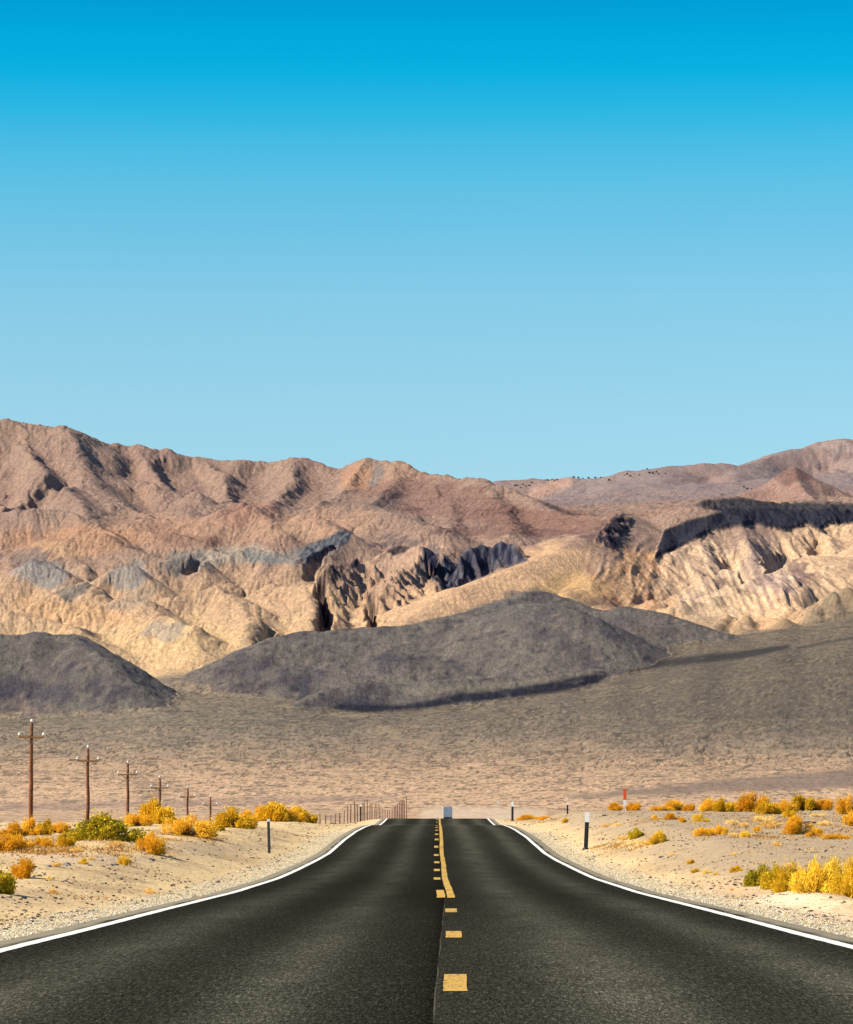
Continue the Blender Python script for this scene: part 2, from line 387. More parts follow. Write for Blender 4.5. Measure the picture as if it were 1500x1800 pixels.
# ---- lava cap, dark crag and fluted bowl: raised, rough rock
PU, PR = proj(X, Y, Z)
WA = fbm(X/90, Y/120, 4, 12)*26; WB = fbm(X/90, Y/120, 4, 17)*20
WC = fbm(X/25, Y/40, 4, 15); WL = fbm(X/500, Y/700, 3, 19)
pu, pr = PU, PR
def poly(pts, soft=5, wob_=.25):
    """signed inside test for a polygon given in photo pixels, softened"""
    ins = np.zeros(pu.shape, bool); dm = np.full(pu.shape, 1e9)
    x, y = PU+WA*wob_, PR+WB*wob_
    for (x0, y0), (x1, y1) in zip(pts, pts[1:]+pts[:1]):
        c = ((y0 > y) != (y1 > y)) & (x < (x1-x0)*(y-y0)/((y1-y0) or 1e-9)+x0); ins ^= c
        L2 = (x1-x0)**2+(y1-y0)**2; t = np.clip(((x-x0)*(x1-x0)+(y-y0)*(y1-y0))/L2, 0, 1)
        dm = np.minimum(dm, np.hypot(x-x0-t*(x1-x0), y-y0-t*(y1-y0)))
    return smooth(-soft, soft, np.where(ins, dm, -dm))
zone = (D > 5800)*(D < 8200)
lavaG = poly([(1150,984),(1168,932),(1200,918),(1270,900),(1215,888),(1240,880),(1300,876),(1400,884),(1500,888),(1900,895),(1900,930),(1500,920),(1460,922),(1440,935),(1420,922),(1380,935),(1330,922),(1290,928),(1250,935),(1200,960)], 2.0, .10)*zone; cragG = poly([(1040,958),(1060,930),(1085,905),(1112,912),(1110,930),(1090,945),(1085,970),(1070,965)], 3)*zone
RR = ridged(X/26, Y/40, 4, 58)
Z += lavaG*(7+1.5*RR)+cragG*(2+15*(RR-.3))
def ellg(cu, cr_, ru, rr): return (1-smooth(.55, 1.2, np.hypot((PU-cu)/ru, (PR-cr_)/rr)))
Z += ellg(1310, 1010, 190, 75)*(D > 5500)*(1-lavaG)*13*(ridged((X+.22*Y+WX*30)/44, Y/520, 4, 64)-.5)
Z += ellg(1110, 1010, 90, 75)*(D > 5500)*(1-cragG)*8*(ridged((X-.15*Y+WX*20)/30, Y/420, 4, 67)-.5)
# ---- droplet erosion on the mountain part
def erode(Z, x, y, n, steps, seed, er=.35, cap=1.0, j0=0):
    rg = np.random.default_rng(seed); H, Wd = Z.shape
    dx = np.abs(x[:, 1]-x[:, 0]).mean(); dy = np.abs(y[1, 0]-y[0, 0])
    Zf = Z.ravel(); Fl = np.zeros(Zf.size)
    pj = rg.uniform(j0, H-2, n); pi = rg.uniform(1, Wd-2, n)
    vx = np.zeros(n); vy = np.zeros(n); sed = np.zeros(n); wat = np.ones(n); sp = np.ones(n)
    for s in range(steps):
        i = pi.astype(np.int64); j = pj.astype(np.int64); a = pi-i; b = pj-j; k = j*Wd+i
        z00 = Zf[k]; z10 = Zf[k+1]; z01 = Zf[k+Wd]; z11 = Zf[k+Wd+1]
        gx = ((z10-z00)*(1-b)+(z11-z01)*b)/dx; gy = ((z01-z00)*(1-a)+(z11-z10)*a)/dy
        h0 = z00*(1-a)*(1-b)+z10*a*(1-b)+z01*(1-a)*b+z11*a*b
        vx = vx*.35-gx*.65; vy = vy*.35-gy*.65
        nn = np.hypot(vx, vy)+1e-9; vx /= nn; vy /= nn
        st = min(dx, dy)
        ni = np.clip(pi+vx*st/dx, 1, Wd-2.01); nj = np.clip(pj+vy*st/dy, 1, H-2.01)
        i2 = ni.astype(np.int64); j2 = nj.astype(np.int64); a2 = ni-i2; b2 = nj-j2; k2 = j2*Wd+i2
        h1 = Zf[k2]*(1-a2)*(1-b2)+Zf[k2+1]*a2*(1-b2)+Zf[k2+Wd]*(1-a2)*b2+Zf[k2+Wd+1]*a2*b2
        dh = h1-h0
        c = np.maximum(-dh/st, .02)*sp*wat*cap
        dep = np.where(dh > 0, np.minimum(dh, sed), np.where(sed > c, (sed-c)*.25, -np.minimum((c-sed)*er, np.maximum(-dh, 0)*.5)))
        sed = sed-dep
        for kk, ww in ((k, (1-a)*(1-b)), (k+1, a*(1-b)), (k+Wd, (1-a)*b), (k+Wd+1, a*b)):
            Zf += np.bincount(kk, dep*ww, Zf.size)
        Fl += np.bincount(k, wat, Zf.size)
        sp = np.sqrt(np.maximum(sp*sp-dh/st*2, .1)); sp = np.minimum(sp, 4); wat *= .985
        pi, pj = ni, nj
    return Zf.reshape(H, Wd), Fl.reshape(H, Wd)
ja = np.searchsorted(DD, 5450); jb = np.searchsorted(DD, 9290)
sub = Z[ja:jb].copy(); z_in = sub.copy()
FLOW = np.zeros(Z.shape)
for it in range(4):
    sub, fl_ = erode(sub, X[ja:jb], Y[ja:jb], 70000, 60, 100+it)
    FLOW[ja:jb] += fl_
mk = (mtn*np.minimum(1, .25+amp))[ja:jb]*smooth(5450, 5700, D[ja:jb])*(1-smooth(9100, 9290, D[ja:jb]))
Z[ja:jb] = z_in+(sub-z_in)*mk
Z += mtn*amp*(1-.5*farh)*(fbm(X/13, Y/42, 3, 55)*1.0-1.6*smooth(.86, 1.0, 1-np.abs(perlin(X/30+WX*2, Y/110+WY*2, 7)))-.8*smooth(.84, 1.0, 1-np.abs(perlin(X/13+WX*3, Y/50+WY*3, 8)))*smooth(-.1, .3, fbm(X/180, Y/260, 2, 68)))

# ---- rock colours, painted by place (albedo, with terrace and gorge shade painted in)
PU, PR = proj(X, Y, Z)
pu = PU+(WA+WC*14)*(6500/D); pr = PR+(WB+fbm(X/30, Y/60, 4, 93)*12)*(6500/D)
C = np.empty(Z.shape+(3,))
C[...] = alb(166,136,116)                                        # mauve brown range
put(smooth(.05, .5, WL)*.7, alb(182,142,114))
put(smooth(.0, .5, fbm(X/160, Y/220, 4, 23))*.5, alb(150,118,108))
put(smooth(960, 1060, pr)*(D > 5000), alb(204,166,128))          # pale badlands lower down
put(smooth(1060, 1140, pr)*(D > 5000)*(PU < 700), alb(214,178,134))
def ell(cu, cr_, ru, rr, ang=0, soft=.32):
    a = math.radians(ang); x = pu-cu; y = pr-cr_
    xx = (x*math.cos(a)-y*math.sin(a))/ru; yy = (x*math.sin(a)+y*math.cos(a))/rr
    return 1-smooth(1-soft, 1+soft*.4, np.hypot(xx, yy))
near = D < 9500
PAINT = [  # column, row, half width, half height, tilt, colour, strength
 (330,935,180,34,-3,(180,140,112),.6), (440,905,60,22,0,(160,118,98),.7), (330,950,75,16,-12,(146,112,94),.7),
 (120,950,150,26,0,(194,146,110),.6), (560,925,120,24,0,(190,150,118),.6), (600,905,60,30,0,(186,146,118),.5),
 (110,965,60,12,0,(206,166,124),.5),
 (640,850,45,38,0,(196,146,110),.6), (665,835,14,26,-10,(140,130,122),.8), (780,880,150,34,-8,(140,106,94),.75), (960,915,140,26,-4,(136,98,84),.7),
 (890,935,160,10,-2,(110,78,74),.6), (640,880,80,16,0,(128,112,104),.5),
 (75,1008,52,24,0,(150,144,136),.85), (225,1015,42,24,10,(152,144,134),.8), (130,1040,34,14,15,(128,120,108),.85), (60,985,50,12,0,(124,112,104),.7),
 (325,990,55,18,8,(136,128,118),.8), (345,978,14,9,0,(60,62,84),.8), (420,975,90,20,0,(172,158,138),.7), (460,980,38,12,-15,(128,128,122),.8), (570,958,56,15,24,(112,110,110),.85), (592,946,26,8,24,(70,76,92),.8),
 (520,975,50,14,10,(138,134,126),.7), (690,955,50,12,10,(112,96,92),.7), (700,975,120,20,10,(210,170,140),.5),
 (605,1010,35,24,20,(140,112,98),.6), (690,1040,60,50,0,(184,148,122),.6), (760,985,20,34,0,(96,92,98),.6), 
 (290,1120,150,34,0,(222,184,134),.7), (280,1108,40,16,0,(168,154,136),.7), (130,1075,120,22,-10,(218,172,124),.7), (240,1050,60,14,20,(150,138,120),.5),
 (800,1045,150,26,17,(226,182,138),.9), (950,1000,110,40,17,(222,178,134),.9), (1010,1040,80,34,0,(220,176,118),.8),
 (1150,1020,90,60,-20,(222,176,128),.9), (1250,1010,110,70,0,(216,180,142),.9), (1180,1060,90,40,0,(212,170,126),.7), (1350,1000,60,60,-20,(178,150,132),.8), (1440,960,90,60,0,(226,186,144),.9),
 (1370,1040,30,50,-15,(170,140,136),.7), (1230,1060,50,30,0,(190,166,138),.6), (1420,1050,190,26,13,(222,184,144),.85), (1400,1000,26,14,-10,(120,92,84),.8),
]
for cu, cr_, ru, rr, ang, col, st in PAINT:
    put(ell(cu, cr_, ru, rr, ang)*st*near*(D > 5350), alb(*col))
CW = fbm(X/9, Y/28, 3, 94)
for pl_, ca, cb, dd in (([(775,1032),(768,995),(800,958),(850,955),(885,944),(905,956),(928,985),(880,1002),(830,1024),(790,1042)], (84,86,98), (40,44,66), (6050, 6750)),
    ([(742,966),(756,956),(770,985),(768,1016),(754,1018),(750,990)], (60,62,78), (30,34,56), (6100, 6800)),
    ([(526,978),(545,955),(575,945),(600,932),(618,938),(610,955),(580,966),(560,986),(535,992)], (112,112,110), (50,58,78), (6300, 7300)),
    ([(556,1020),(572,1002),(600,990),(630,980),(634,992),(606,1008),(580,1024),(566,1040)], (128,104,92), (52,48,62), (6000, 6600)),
    ([(640,1045),(652,1040),(660,1070),(662,1100),(650,1100),(648,1070)], (80,66,66), (34,36,54), (5600, 6400)),  # shadow in the right-hand gorge slot, painted dark
    ([(556,1036),(570,1028),(574,1060),(584,1104),(556,1108),(562,1070)], (70,58,62), (30,32,52), (5600, 6400)),  # painted shadow of the left gorge slot
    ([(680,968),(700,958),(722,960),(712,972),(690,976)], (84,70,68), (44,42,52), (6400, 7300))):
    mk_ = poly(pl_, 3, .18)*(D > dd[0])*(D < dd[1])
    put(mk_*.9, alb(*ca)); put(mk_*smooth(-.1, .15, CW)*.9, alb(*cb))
put(ell(890, 1062, 100, 17, 14, .5)*(D > 5300)*.85, alb(104,94,88)); put(ell(1040, 1062, 50, 16, -20, .6)*(D > 5300)*.6, alb(120,98,86))
# strata streaks in the brown mass and down the bowl
sa = smooth(.1, .5, fbm(PU/70, (PR+PU*.03)/5, 4, 61))*ell(880, 900, 230, 50, -6)
put(sa*.6*near*(D > 6500), alb(104,78,72))
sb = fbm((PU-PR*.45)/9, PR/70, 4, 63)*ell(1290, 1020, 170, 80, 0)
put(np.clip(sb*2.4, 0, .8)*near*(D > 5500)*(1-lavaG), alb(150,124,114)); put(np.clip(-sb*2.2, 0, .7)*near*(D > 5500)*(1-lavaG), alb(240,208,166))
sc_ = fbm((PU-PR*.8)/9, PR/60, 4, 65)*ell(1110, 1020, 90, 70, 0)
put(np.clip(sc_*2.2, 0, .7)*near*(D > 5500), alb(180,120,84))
# black lava cap and crag
zone = (D > 5800)*(D < 8200)
lava = poly([(1150,984),(1168,932),(1200,918),(1270,900),(1215,888),(1240,880),(1300,876),(1400,884),(1500,888),(1900,895),(1900,930),(1500,920),(1460,922),(1440,935),(1420,922),(1380,935),(1330,922),(1290,928),(1250,935),(1200,960)], 2.5, .10)*zone
put(lava, alb(50,50,60)); put(lava*smooth(-.1, .4, WC)*.5, alb(38,40,54)); put(lava*smooth(.1, .4, -WC)*.4, alb(72,68,70))
put(poly([(1200,890),(1240,878),(1300,872),(1400,880),(1900,890),(1900,905),(1500,897),(1300,893)], 3)*zone*.6, alb(84,78,74))
crag = poly([(1040,958),(1060,930),(1085,905),(1112,912),(1110,930),(1090,945),(1085,970),(1070,965)])*zone
put(crag*smooth(-.35, .05, WC), alb(52,48,60))
# far hills
fz = smooth(9250, 9600, D)
put(fz, alb(152,132,124)); put(fz*smooth(0, .5, fbm(X/400, Y/700, 4, 29))*.6, alb(176,142,124)); put(fz*ell(960, 862, 60, 12, 20)*.7, alb(198,156,130)); put(fz*ell(1480, 785, 50, 10, 0)*.6, alb(190,166,152))
put((WID == 4)*1.0*smooth(8600, 8700, D)*.85, alb(164,130,114)); put((WID == 4)*1.0*(D > 8600)*ell(1395, 835, 40, 18, 0)*.7, alb(124,92,84))
# dark hills
hz = hill.copy()
for _ in range(10): hz[1:-1, 1:-1] = (hz[:-2, 1:-1]+hz[2:, 1:-1]+hz[1:-1, :-2]+hz[1:-1, 2:])/4
hz = smooth(.35, .75, hz+WC*.3)
put(hz, alb(110,102,96)); put(hz*smooth(-.05, .4, fbm(X/60, Y/90, 4, 71))*.75, alb(84,76,80)); put(hz*smooth(.05, .45, fbm(X/35, Y/20, 4, 73))*.6, alb(124,118,106)); put(hz*smooth(.15, .5, fbm(X/20, Y/16, 4, 75))*.7, alb(60,58,68))
for cu, cr_, ru, rr, ang, col, st in (
  (60,1215,190,26,-4,(60,58,72),.75), (200,1215,80,22,-20,(58,56,70),.7), (40,1160,120,30,0,(100,94,90),.5), (150,1135,40,10,-20,(66,64,78),.6), (60,1245,90,12,-6,(128,110,100),.5),
  (440,1165,60,34,0,(76,70,80),.7), (530,1190,60,20,0,(70,66,78),.6), (530,1205,26,14,60,(44,48,62),.7), (700,1165,80,12,5,(64,62,74),.7), (820,1170,40,10,0,(52,54,66),.7), (600,1130,140,18,4,(108,102,98),.6),
  (900,1080,70,24,0,(104,98,96),.6), (960,1110,50,26,-40,(70,66,76),.5), (1080,1100,60,26,0,(84,78,84),.6), (1170,1110,60,14,0,(92,84,80),.6), (640,1228,80,12,-4,(60,60,72),.7), (800,1205,160,8,2,(112,106,98),.7), (960,1198,90,7,6,(104,98,92),.6)):
    put(ell(cu, cr_, ru, rr, ang, .8)*st*hz*smooth(-.5, .1, WC+.3*WL), alb(*col))
# fan
fm = (1-hz)*(1-smooth(5150, 5450, D+WA*6))
def fput(m, c): put(m*fm, alb(*c))
fput(np.ones_like(D), (150,134,118))
side = smooth(200, 1300, PU)
fput(smooth(0, 1, (pr-1200)/60)*(1-side)*.4, (132,124,108))
fput(smooth(1110, 1180, PR-0*side)*side*(1-smooth(1240, 1370, pr))*.75, (126,114,104))
fput(smooth(1255, 1370, pr+18*WL), (190,160,134))
fput(smooth(1330, 1400, pr+10*WL), (212,178,148))
sl = pr+(PU-750)*.055
stre = fbm(PU/150+WL*2, sl/4.2, 4, 77)
fput(smooth(.04, .30, stre)*.6, (108,98,90)); fput(smooth(.10, .45, -stre)*.4, (204,174,138)); fput(smooth(.24, .34, fbm(PU/75, sl/1.9+WC*.4, 3, 78))*.85*(1-smooth(1340, 1410, pr)), (72,68,64)); fput(smooth(.26, .36, fbm(PU/90, sl/2.4+WC*.4, 3, 88))*.5*(1-smooth(1340, 1410, pr)), (176,156,128)); fput(smooth(.22, .4, fbm(X/6, Y/10, 2, 91))*.5, (92,84,72)); fput(smooth(.22, .4, -fbm(X/6, Y/10, 2, 91))*.4, (190,176,150))
fput(smooth(.25, .5, fbm(X/45, Y/40, 3, 79))*.6, (96,90,84))
fput(smooth(.25, .42, fbm(X/6, Y/24, 2, 81))*.75, (92,82,66)); fput(smooth(.30, .42, fbm(X/14, Y/60, 2, 82))*.6, (110,96,84))
fput(poly([(1000,1400),(1110,1388),(1300,1368),(1500,1352),(1900,1340),(1900,1385),(1500,1385),(1300,1392),(1110,1400),(1000,1406)], 6)*.8, (128,112,104))
fput(poly([(0,1412),(250,1408),(500,1402),(700,1398),(700,1404),(500,1412),(250,1420),(0,1425)], 5)*.6, (150,128,118))
put((1-smooth(5150,5400,D))*poly([(600,1236),(700,1240),(760,1232),(815,1217),(900,1212),(985,1196),(1050,1184),(1072,1186),(1050,1201),(990,1216),(915,1226),(815,1234),(750,1246),(640,1253),(580,1246)], 4, .15)*smooth(-.8, -.1, WC)*.95, alb(34,36,50))  # dark scarp with its shadow band painted in along the terrace foot
fput(poly([(1070,1172),(1180,1158),(1300,1144),(1385,1132),(1390,1140),(1300,1159),(1180,1172),(1080,1182)], 4, .12)*smooth(-.8, -.1, WC)*.95, (36,37,46))  # second terrace scarp, shadow painted into the colour
put((1-smooth(5150,5400,D))*poly([(700,1215),(800,1204),(900,1197),(1000,1184),(1050,1178),(1000,1193),(900,1209),(810,1214),(740,1226)], 4, .15)*.7, alb(128,120,106))  # lit flat terrace top, painted as a paler strip
fput(poly([(1400,1138),(1450,1128),(1560,1110),(1560,1114),(1450,1132),(1402,1142)], 2.5, .1)*.8, (50,50,54))  # painted shadow line carried on to the right
fput(smooth(0, 1, (PU-900)/300)*(1-smooth(1270, 1330, PR))*.35, (100,92,82))
fput(poly([(735,1446),(745,1422),(800,1418),(880,1420),(960,1426),(960,1446)], 5, .1)*.7, (216,196,174))  # pale mirage haze beside the far truck, painted on the plain
C *= (1+.16*WC[..., None])*(1+.10*fbm(X/6, Y/8, 2, 83)[..., None])
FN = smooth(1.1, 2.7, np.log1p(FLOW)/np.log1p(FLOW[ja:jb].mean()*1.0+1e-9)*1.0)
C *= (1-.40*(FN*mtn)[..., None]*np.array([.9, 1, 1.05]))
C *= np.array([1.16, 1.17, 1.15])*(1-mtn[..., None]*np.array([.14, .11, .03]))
lowf = (1-hz)*(1-smooth(5150, 5450, D))
C *= (1-lowf*.16*smooth(200, 900, PU)*(1-smooth(1240, 1370, PR))+lowf*smooth(1270, 1390, PR)*.16)[..., None]*(1+lowf[..., None]*smooth(1290, 1350, PR)[..., None]*np.array([.06, .02, -.04]))
C = np.clip(C, .004, .9)

mt, t, b = newmat('mountain_rock', .95, .1)
att = nd(t, 'ShaderNodeAttribute', attribute_name='rock')
p_ = gpos(t, (1, .30, .7))
n1 = noise(t, .17, 8, p_, .75); n2 = noise(t, .02, 6, p_, .6)
cc = mix(t, 1.0, att.outputs['Color'], ramp(t, n1, [(.30, (.40,.40,.43)), (.42, (.84,.84,.85)), (.55, (1.10,1.10,1.08)), (.70, (1.6,1.56,1.5))]), 'MULTIPLY')
spk = noise(t, .55, 3, gpos(t, (1, .35, .8)), .8)
cc = mix(t, 1.0, cc, ramp(t, spk, [(.32, (.42,.42,.46)), (.43, (.88,.88,.89)), (.56, (1.04,1.04,1.03)), (.68, (1.3,1.28,1.25))]), 'MULTIPLY')
t.links.new(cc, b.inputs['Base Color'])
n3 = noise(t, .4, 4, p_, .7)
bump(t, b, math_(t, 'ADD', math_(t, 'ADD', math_(t, 'MULTIPLY', n1, 7.0), math_(t, 'MULTIPLY', n3, 2.0)), math_(t, 'MULTIPLY', n2, 6.0)), .55, 1.0)
mf, t, b = newmat('valley_gravel', .95, .1)
att = nd(t, 'ShaderNodeAttribute', attribute_name='rock'); p_ = gpos(t, (1, .25, 1)); n1 = noise(t, .22, 6, p_, .75)
spk = noise(t, .8, 3, gpos(t, (1, .25, 1)), .8)
acol = mix(t, 1.0, att.outputs['Color'], ramp(t, spk, [(.32, (.45,.44,.43)), (.42, (.9,.9,.9)), (.56, (1.04,1.04,1.03)), (.68, (1.25,1.24,1.2))]), 'MULTIPLY')
t.links.new(mix(t, 1.0, acol, ramp(t, n1, [(.30, (.56,.55,.54)), (.45, (.76,.76,.75)), (.55, (.85,.85,.82)), (.70, (1.08,1.06,1.0))]), 'MULTIPLY'), b.inputs['Base Color'])
bump(t, b, math_(t, 'MULTIPLY', n1, 1.5), .6, 1.0)
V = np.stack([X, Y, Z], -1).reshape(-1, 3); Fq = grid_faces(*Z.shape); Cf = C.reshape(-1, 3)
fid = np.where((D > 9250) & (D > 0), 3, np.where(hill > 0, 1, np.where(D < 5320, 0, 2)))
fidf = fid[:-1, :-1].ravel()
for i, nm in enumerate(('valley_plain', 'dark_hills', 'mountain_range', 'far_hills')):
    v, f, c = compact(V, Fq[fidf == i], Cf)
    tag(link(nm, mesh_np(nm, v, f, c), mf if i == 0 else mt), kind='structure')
del V, Fq, Cf, C
# ================================================================== NEAR GROUND AND ROAD
RD = [-60, 0, 19, 23.4, 30.9, 35.5, 47.5, 65, 82, 94.4, 108, 120, 128, 143, 162, 180, 197, 212, 225, 240, 258, 275, 300, 350, 400, 500, 600, 750, 900, 1100, 1400, 1600]
RH = [1.18,1.18,1.18,1.185,1.25,1.305,1.43,1.63,1.745,1.765,1.76,1.72,1.63,1.45,1.31,1.25,1.26,1.42,1.46,1.36,1.19,1.26,1.55,2.2,2.7,3.3,3.8,4.2,4.75,8,14,20]
NYg = np.concatenate([np.linspace(-60, 12, 40)[:-1], np.geomspace(12, 330, 1500), np.geomspace(331, 1600, 260)[1:]])
_dd = np.linspace(-60, 1600, 3321); _hh = np.interp(_dd, RD, RH)
ker = np.exp(-np.linspace(-2, 2, 17)**2); ker /= ker.sum()
_hs = np.convolve(np.pad(_hh, 8, 'edge'), ker, 'valid')
_hs = np.where(_dd > 10, _hs, 1.18)
_rz = CZ-np.interp(NYg, _dd, _hs)                      # road height at the ground rows: road and ground share them
def zroad(y): return np.interp(y, NYg, _rz)
HL = ([-60,0,30,45,60,80,100,130,160,200,240,300,383,444,501,559,621,683,743,900,1200,1600], [1.2,1.2,1.22,1.28,1.34,1.22,1.10,1.05,1.06,1.12,1.5,2.2,3.2,4.6,5.9,7.2,8.6,10,11.6,13,17,22])
HR = ([-60,0,30,45,60,80,100,120,150,180,210,240,300,400,600,900,1200,1600], [1.2,1.2,1.25,1.36,1.40,1.24,1.04,.86,.62,.50,.52,.9,2.2,4.5,8,12,17,22])
def ground(x, y, fine=True):
    x = np.asarray(x, float); y = np.asarray(y, float)
    zr = zroad(y); ax = np.abs(x+.0)
    nat = CZ-np.where(x < 0, np.interp(y, *HL), np.interp(y, *HR))
    nat = nat+.10*fbm(x/3.5, y/9, 3, 5)*smooth(5, 8, ax)
    w_ = smooth(4.2, 8.2+y*.0, ax)
    verge = zr-.02-.05*np.clip(ax-4.0, 0, 2)
    z = verge*(1-w_)+nat*w_
    if fine:
        z = z+smooth(4.05, 4.5, ax)*(.018*fbm(x/.35, y/.5, 4, 8)+.03*fbm(x/1.1, y/1.6, 3, 9))
        for (bx, by, br, bh) in MOUNDS:
            z = z+bh*np.exp(-((x-bx)**2+((y-by)*.8)**2)/br**2)
    return z-.075*(1-smooth(3.85, 4.12, ax))
MOUNDS = []
def hit(u, r, fine=False, d0=14, d1=700):
    """where the photo ray meets the near ground"""
    a, c = ray(u, r); ds = np.geomspace(d0, d1, 4000)
    g = ground(a*ds, ds, fine); k = np.nonzero(g >= CZ+c*ds)[0]
    if not len(k): k = [np.argmin((CZ+c*ds)-g)]
    d = ds[k[0]]; return float(a*d), float(d)
# small sand mounds gathered by the bushes on the right
for (u, r, br, bh) in ((1395,1592,.55,.16), (1340,1590,.35,.08), (1455,1592,.45,.15), (1310,1588,.3,.05), (1500,1600,.5,.14)):
    x, y = hit(u, r); MOUNDS.append((x, y, br, bh))
for (u, r, br, bh) in ((60,1475,.9,.10), (260,1470,1.0,.12), (420,1462,1.3,.12), (480,1450,1.6,.14), (180,1485,1.1,.10), (330,1478,.8,.08)):
    x, y = hit(u, r); MOUNDS.append((x, y, br, bh))
s_ = np.linspace(-1, 1, 861)
XS = np.sign(s_)*(np.abs(s_)*9+ 4*np.abs(s_)**2 + 60*np.abs(s_)**6)
XS = np.unique(np.concatenate([XS, [-4.12,-4.0,-3.9,4.12,4.0,3.9]]))
Xg, Yg = np.meshgrid(XS, NYg)
Xg = Xg*(1+np.maximum(Yg-60, 0)/130*smooth(4.6, 12, np.abs(Xg)))
Zg = ground(Xg, Yg)
Zg -= smooth(1350, 1600, Yg)*4
GU, GR = proj(Xg, np.maximum(Yg, 5), Zg)
axg = np.abs(Xg)
C = np.empty(Zg.shape+(3,)); C[...] = alb(242,212,160)
N1 = fbm(Xg/1.6, Yg/3.5, 4, 14); N2 = fbm(Xg/.5, Yg/.9, 4, 16); N3 = fbm(Xg/5, Yg/12, 3, 18)
gw = GU+N1*20
put(smooth(-.1, .4, N3+.25*N1)*.55, alb(208,176,132))
right = (Xg > 0)
put(right*smooth(4.9, 6.6, axg+N1*.6)*(1-smooth(1530, 1570, GR+N1*14))*.9, alb(188,166,138))       # pebbly grey pavement on the right
put(right*smooth(.0, .35, N2)*smooth(5.0, 5.6, axg)*.35, alb(164,144,116))
put((~right)*smooth(.0, .3, N1+.3*N2)*smooth(5, 6, axg)*.6, alb(194,166,128))
vg = smooth(3.95, 4.1, axg)*(1-smooth(4.5, 5.2, axg+N1*.6))
put(vg*.8, alb(236,216,176)); put(vg*smooth(0, .3, N2)*.3, alb(176,160,132))
def gell(cu, cr_, ru, rr, soft=.5): return 1-smooth(1-soft, 1+soft*.4, np.hypot((gw-cu)/ru, (GR+N1*4-cr_)/rr))
for cu, cr_, ru, rr, col, st in ((1410,1590,100,20,(250,224,186),1), (1480,1610,90,14,(246,214,176),.9), (1290,1562,70,16,(232,198,160),.7), (1380,1580,60,14,(252,230,196),.9),
    (1115,1485,40,10,(240,208,140),.8), (60,1500,70,12,(226,192,160),.7), (470,1440,60,8,(236,206,170),.8), (150,1510,120,12,(226,200,170),.6), (350,1490,110,14,(214,186,150),.6),
    (80,1580,130,22,(212,182,142),.6), (900,1440,30,8,(230,200,160),.6)):
    put(gell(cu, cr_, ru, rr)*st, alb(*col))
far_ = smooth(300, 500, Yg); put(far_, alb(176,148,126))
C *= (1+.12*fbm(Xg/.12, Yg/.2, 2, 22)[..., None])*np.array([1.10, 1.08, 1.0])
C = np.minimum(C, .8)
mg, t, b = newmat('desert_ground', .95, .1)
att = nd(t, 'ShaderNodeAttribute', attribute_name='rock')
p_ = gpos(t)
n1 = noise(t, 9, 9, p_, .68); n2 = noise(t, 2.2, 5, p_, .6)
vo = nd(t, 'ShaderNodeTexVoronoi', _Scale=16.0); t.links.new(gpos(t, (1, .6, 1)), vo.inputs['Vector'])
peb = ramp(t, vo.outputs['Distance'], [(.0, (.62,.60,.58)), (.16, (.74,.72,.70)), (.30, (1,1,1))])
pm = ramp(t, noise(t, 1.1, 4, p_, .7), [(.45, (0,0,0)), (.6, (1,1,1))])
c1 = mix(t, 1.0, att.outputs['Color'], ramp(t, n1, [(.28, (.68,.66,.64)), (.5, (1,1,1)), (.72, (1.2,1.2,1.18))]), 'MULTIPLY')
c2 = mix(t, pm, c1, mix(t, 1.0, c1, peb, 'MULTIPLY'))
t.links.new(c2, b.inputs['Base Color'])
bump(t, b, math_(t, 'ADD', math_(t, 'MULTIPLY', n1, .05), math_(t, 'MULTIPLY', n2, .06)), .8, 1.0)
gm = mesh_np('ground', np.stack([Xg, Yg, Zg], -1).reshape(-1, 3), grid_faces(*Zg.shape), C.reshape(-1, 3))
tag(link('ground', gm, mg), kind='structure')
del Xg, Yg, Zg, C, N1, N2, N3, GU, GR, gw

# ---- asphalt
mr_, t, b = newmat('asphalt', 1.0, .0)
g = nd(t, 'ShaderNodeNewGeometry'); sp = nd(t, 'ShaderNodeSeparateXYZ'); t.links.new(g.outputs['Position'], sp.inputs[0])
xx, yy = sp.outputs['X'], sp.outputs['Y']
pa = gpos(t, (1, .10, 1))
grain = noise(t, 105, 3, pa, .8); grain2 = noise(t, 42, 3, pa, .8); big = noise(t, .35, 4, gpos(t, (1, .12, 1)), .6); mid = noise(t, 1.6, 4, gpos(t, (1, .25, 1)), .6)
gr = ramp(t, math_(t, 'ADD', math_(t, 'MULTIPLY', grain, .55), math_(t, 'MULTIPLY', grain2, .45)), [(.34, (.006,.006,.003)), (.46, (.024,.0235,.016)), (.55, (.048,.047,.035)), (.66, (.17,.162,.12))])
def bandx(c, wdt):       # smooth hump across the road at x = c
    return math_(t, 'POWER', 2.718, math_(t, 'MULTIPLY', math_(t, 'POWER', math_(t, 'ABSOLUTE', math_(t, 'DIVIDE', math_(t, 'SUBTRACT', xx, c), wdt)), 2.0), -1.0))
tracks = math_(t, 'ADD', math_(t, 'ADD', bandx(-2.65, .42), bandx(-1.05, .35)), math_(t, 'ADD', bandx(1.15, .42), bandx(2.7, .35)))
lum = math_(t, 'ADD', .84, math_(t, 'MULTIPLY', tracks, math_(t, 'MULTIPLY', mid, 2.3)))
lum = math_(t, 'MULTIPLY', lum, math_(t, 'ADD', .44, math_(t, 'MULTIPLY', big, .74)))
lum_y = ramp(t, math_(t, 'DIVIDE', math_(t, 'ADD', yy, math_(t, 'MULTIPLY', mid, 8.0)), 240.0), [(.0, (1,1,1)), (.12, (.98,.98,.98)), (.26, (.60,.60,.60)), (.42, (.66,.66,.66)), (.75, (.85,.85,.85))])  # asphalt tone by distance, darkest over the middle stretch
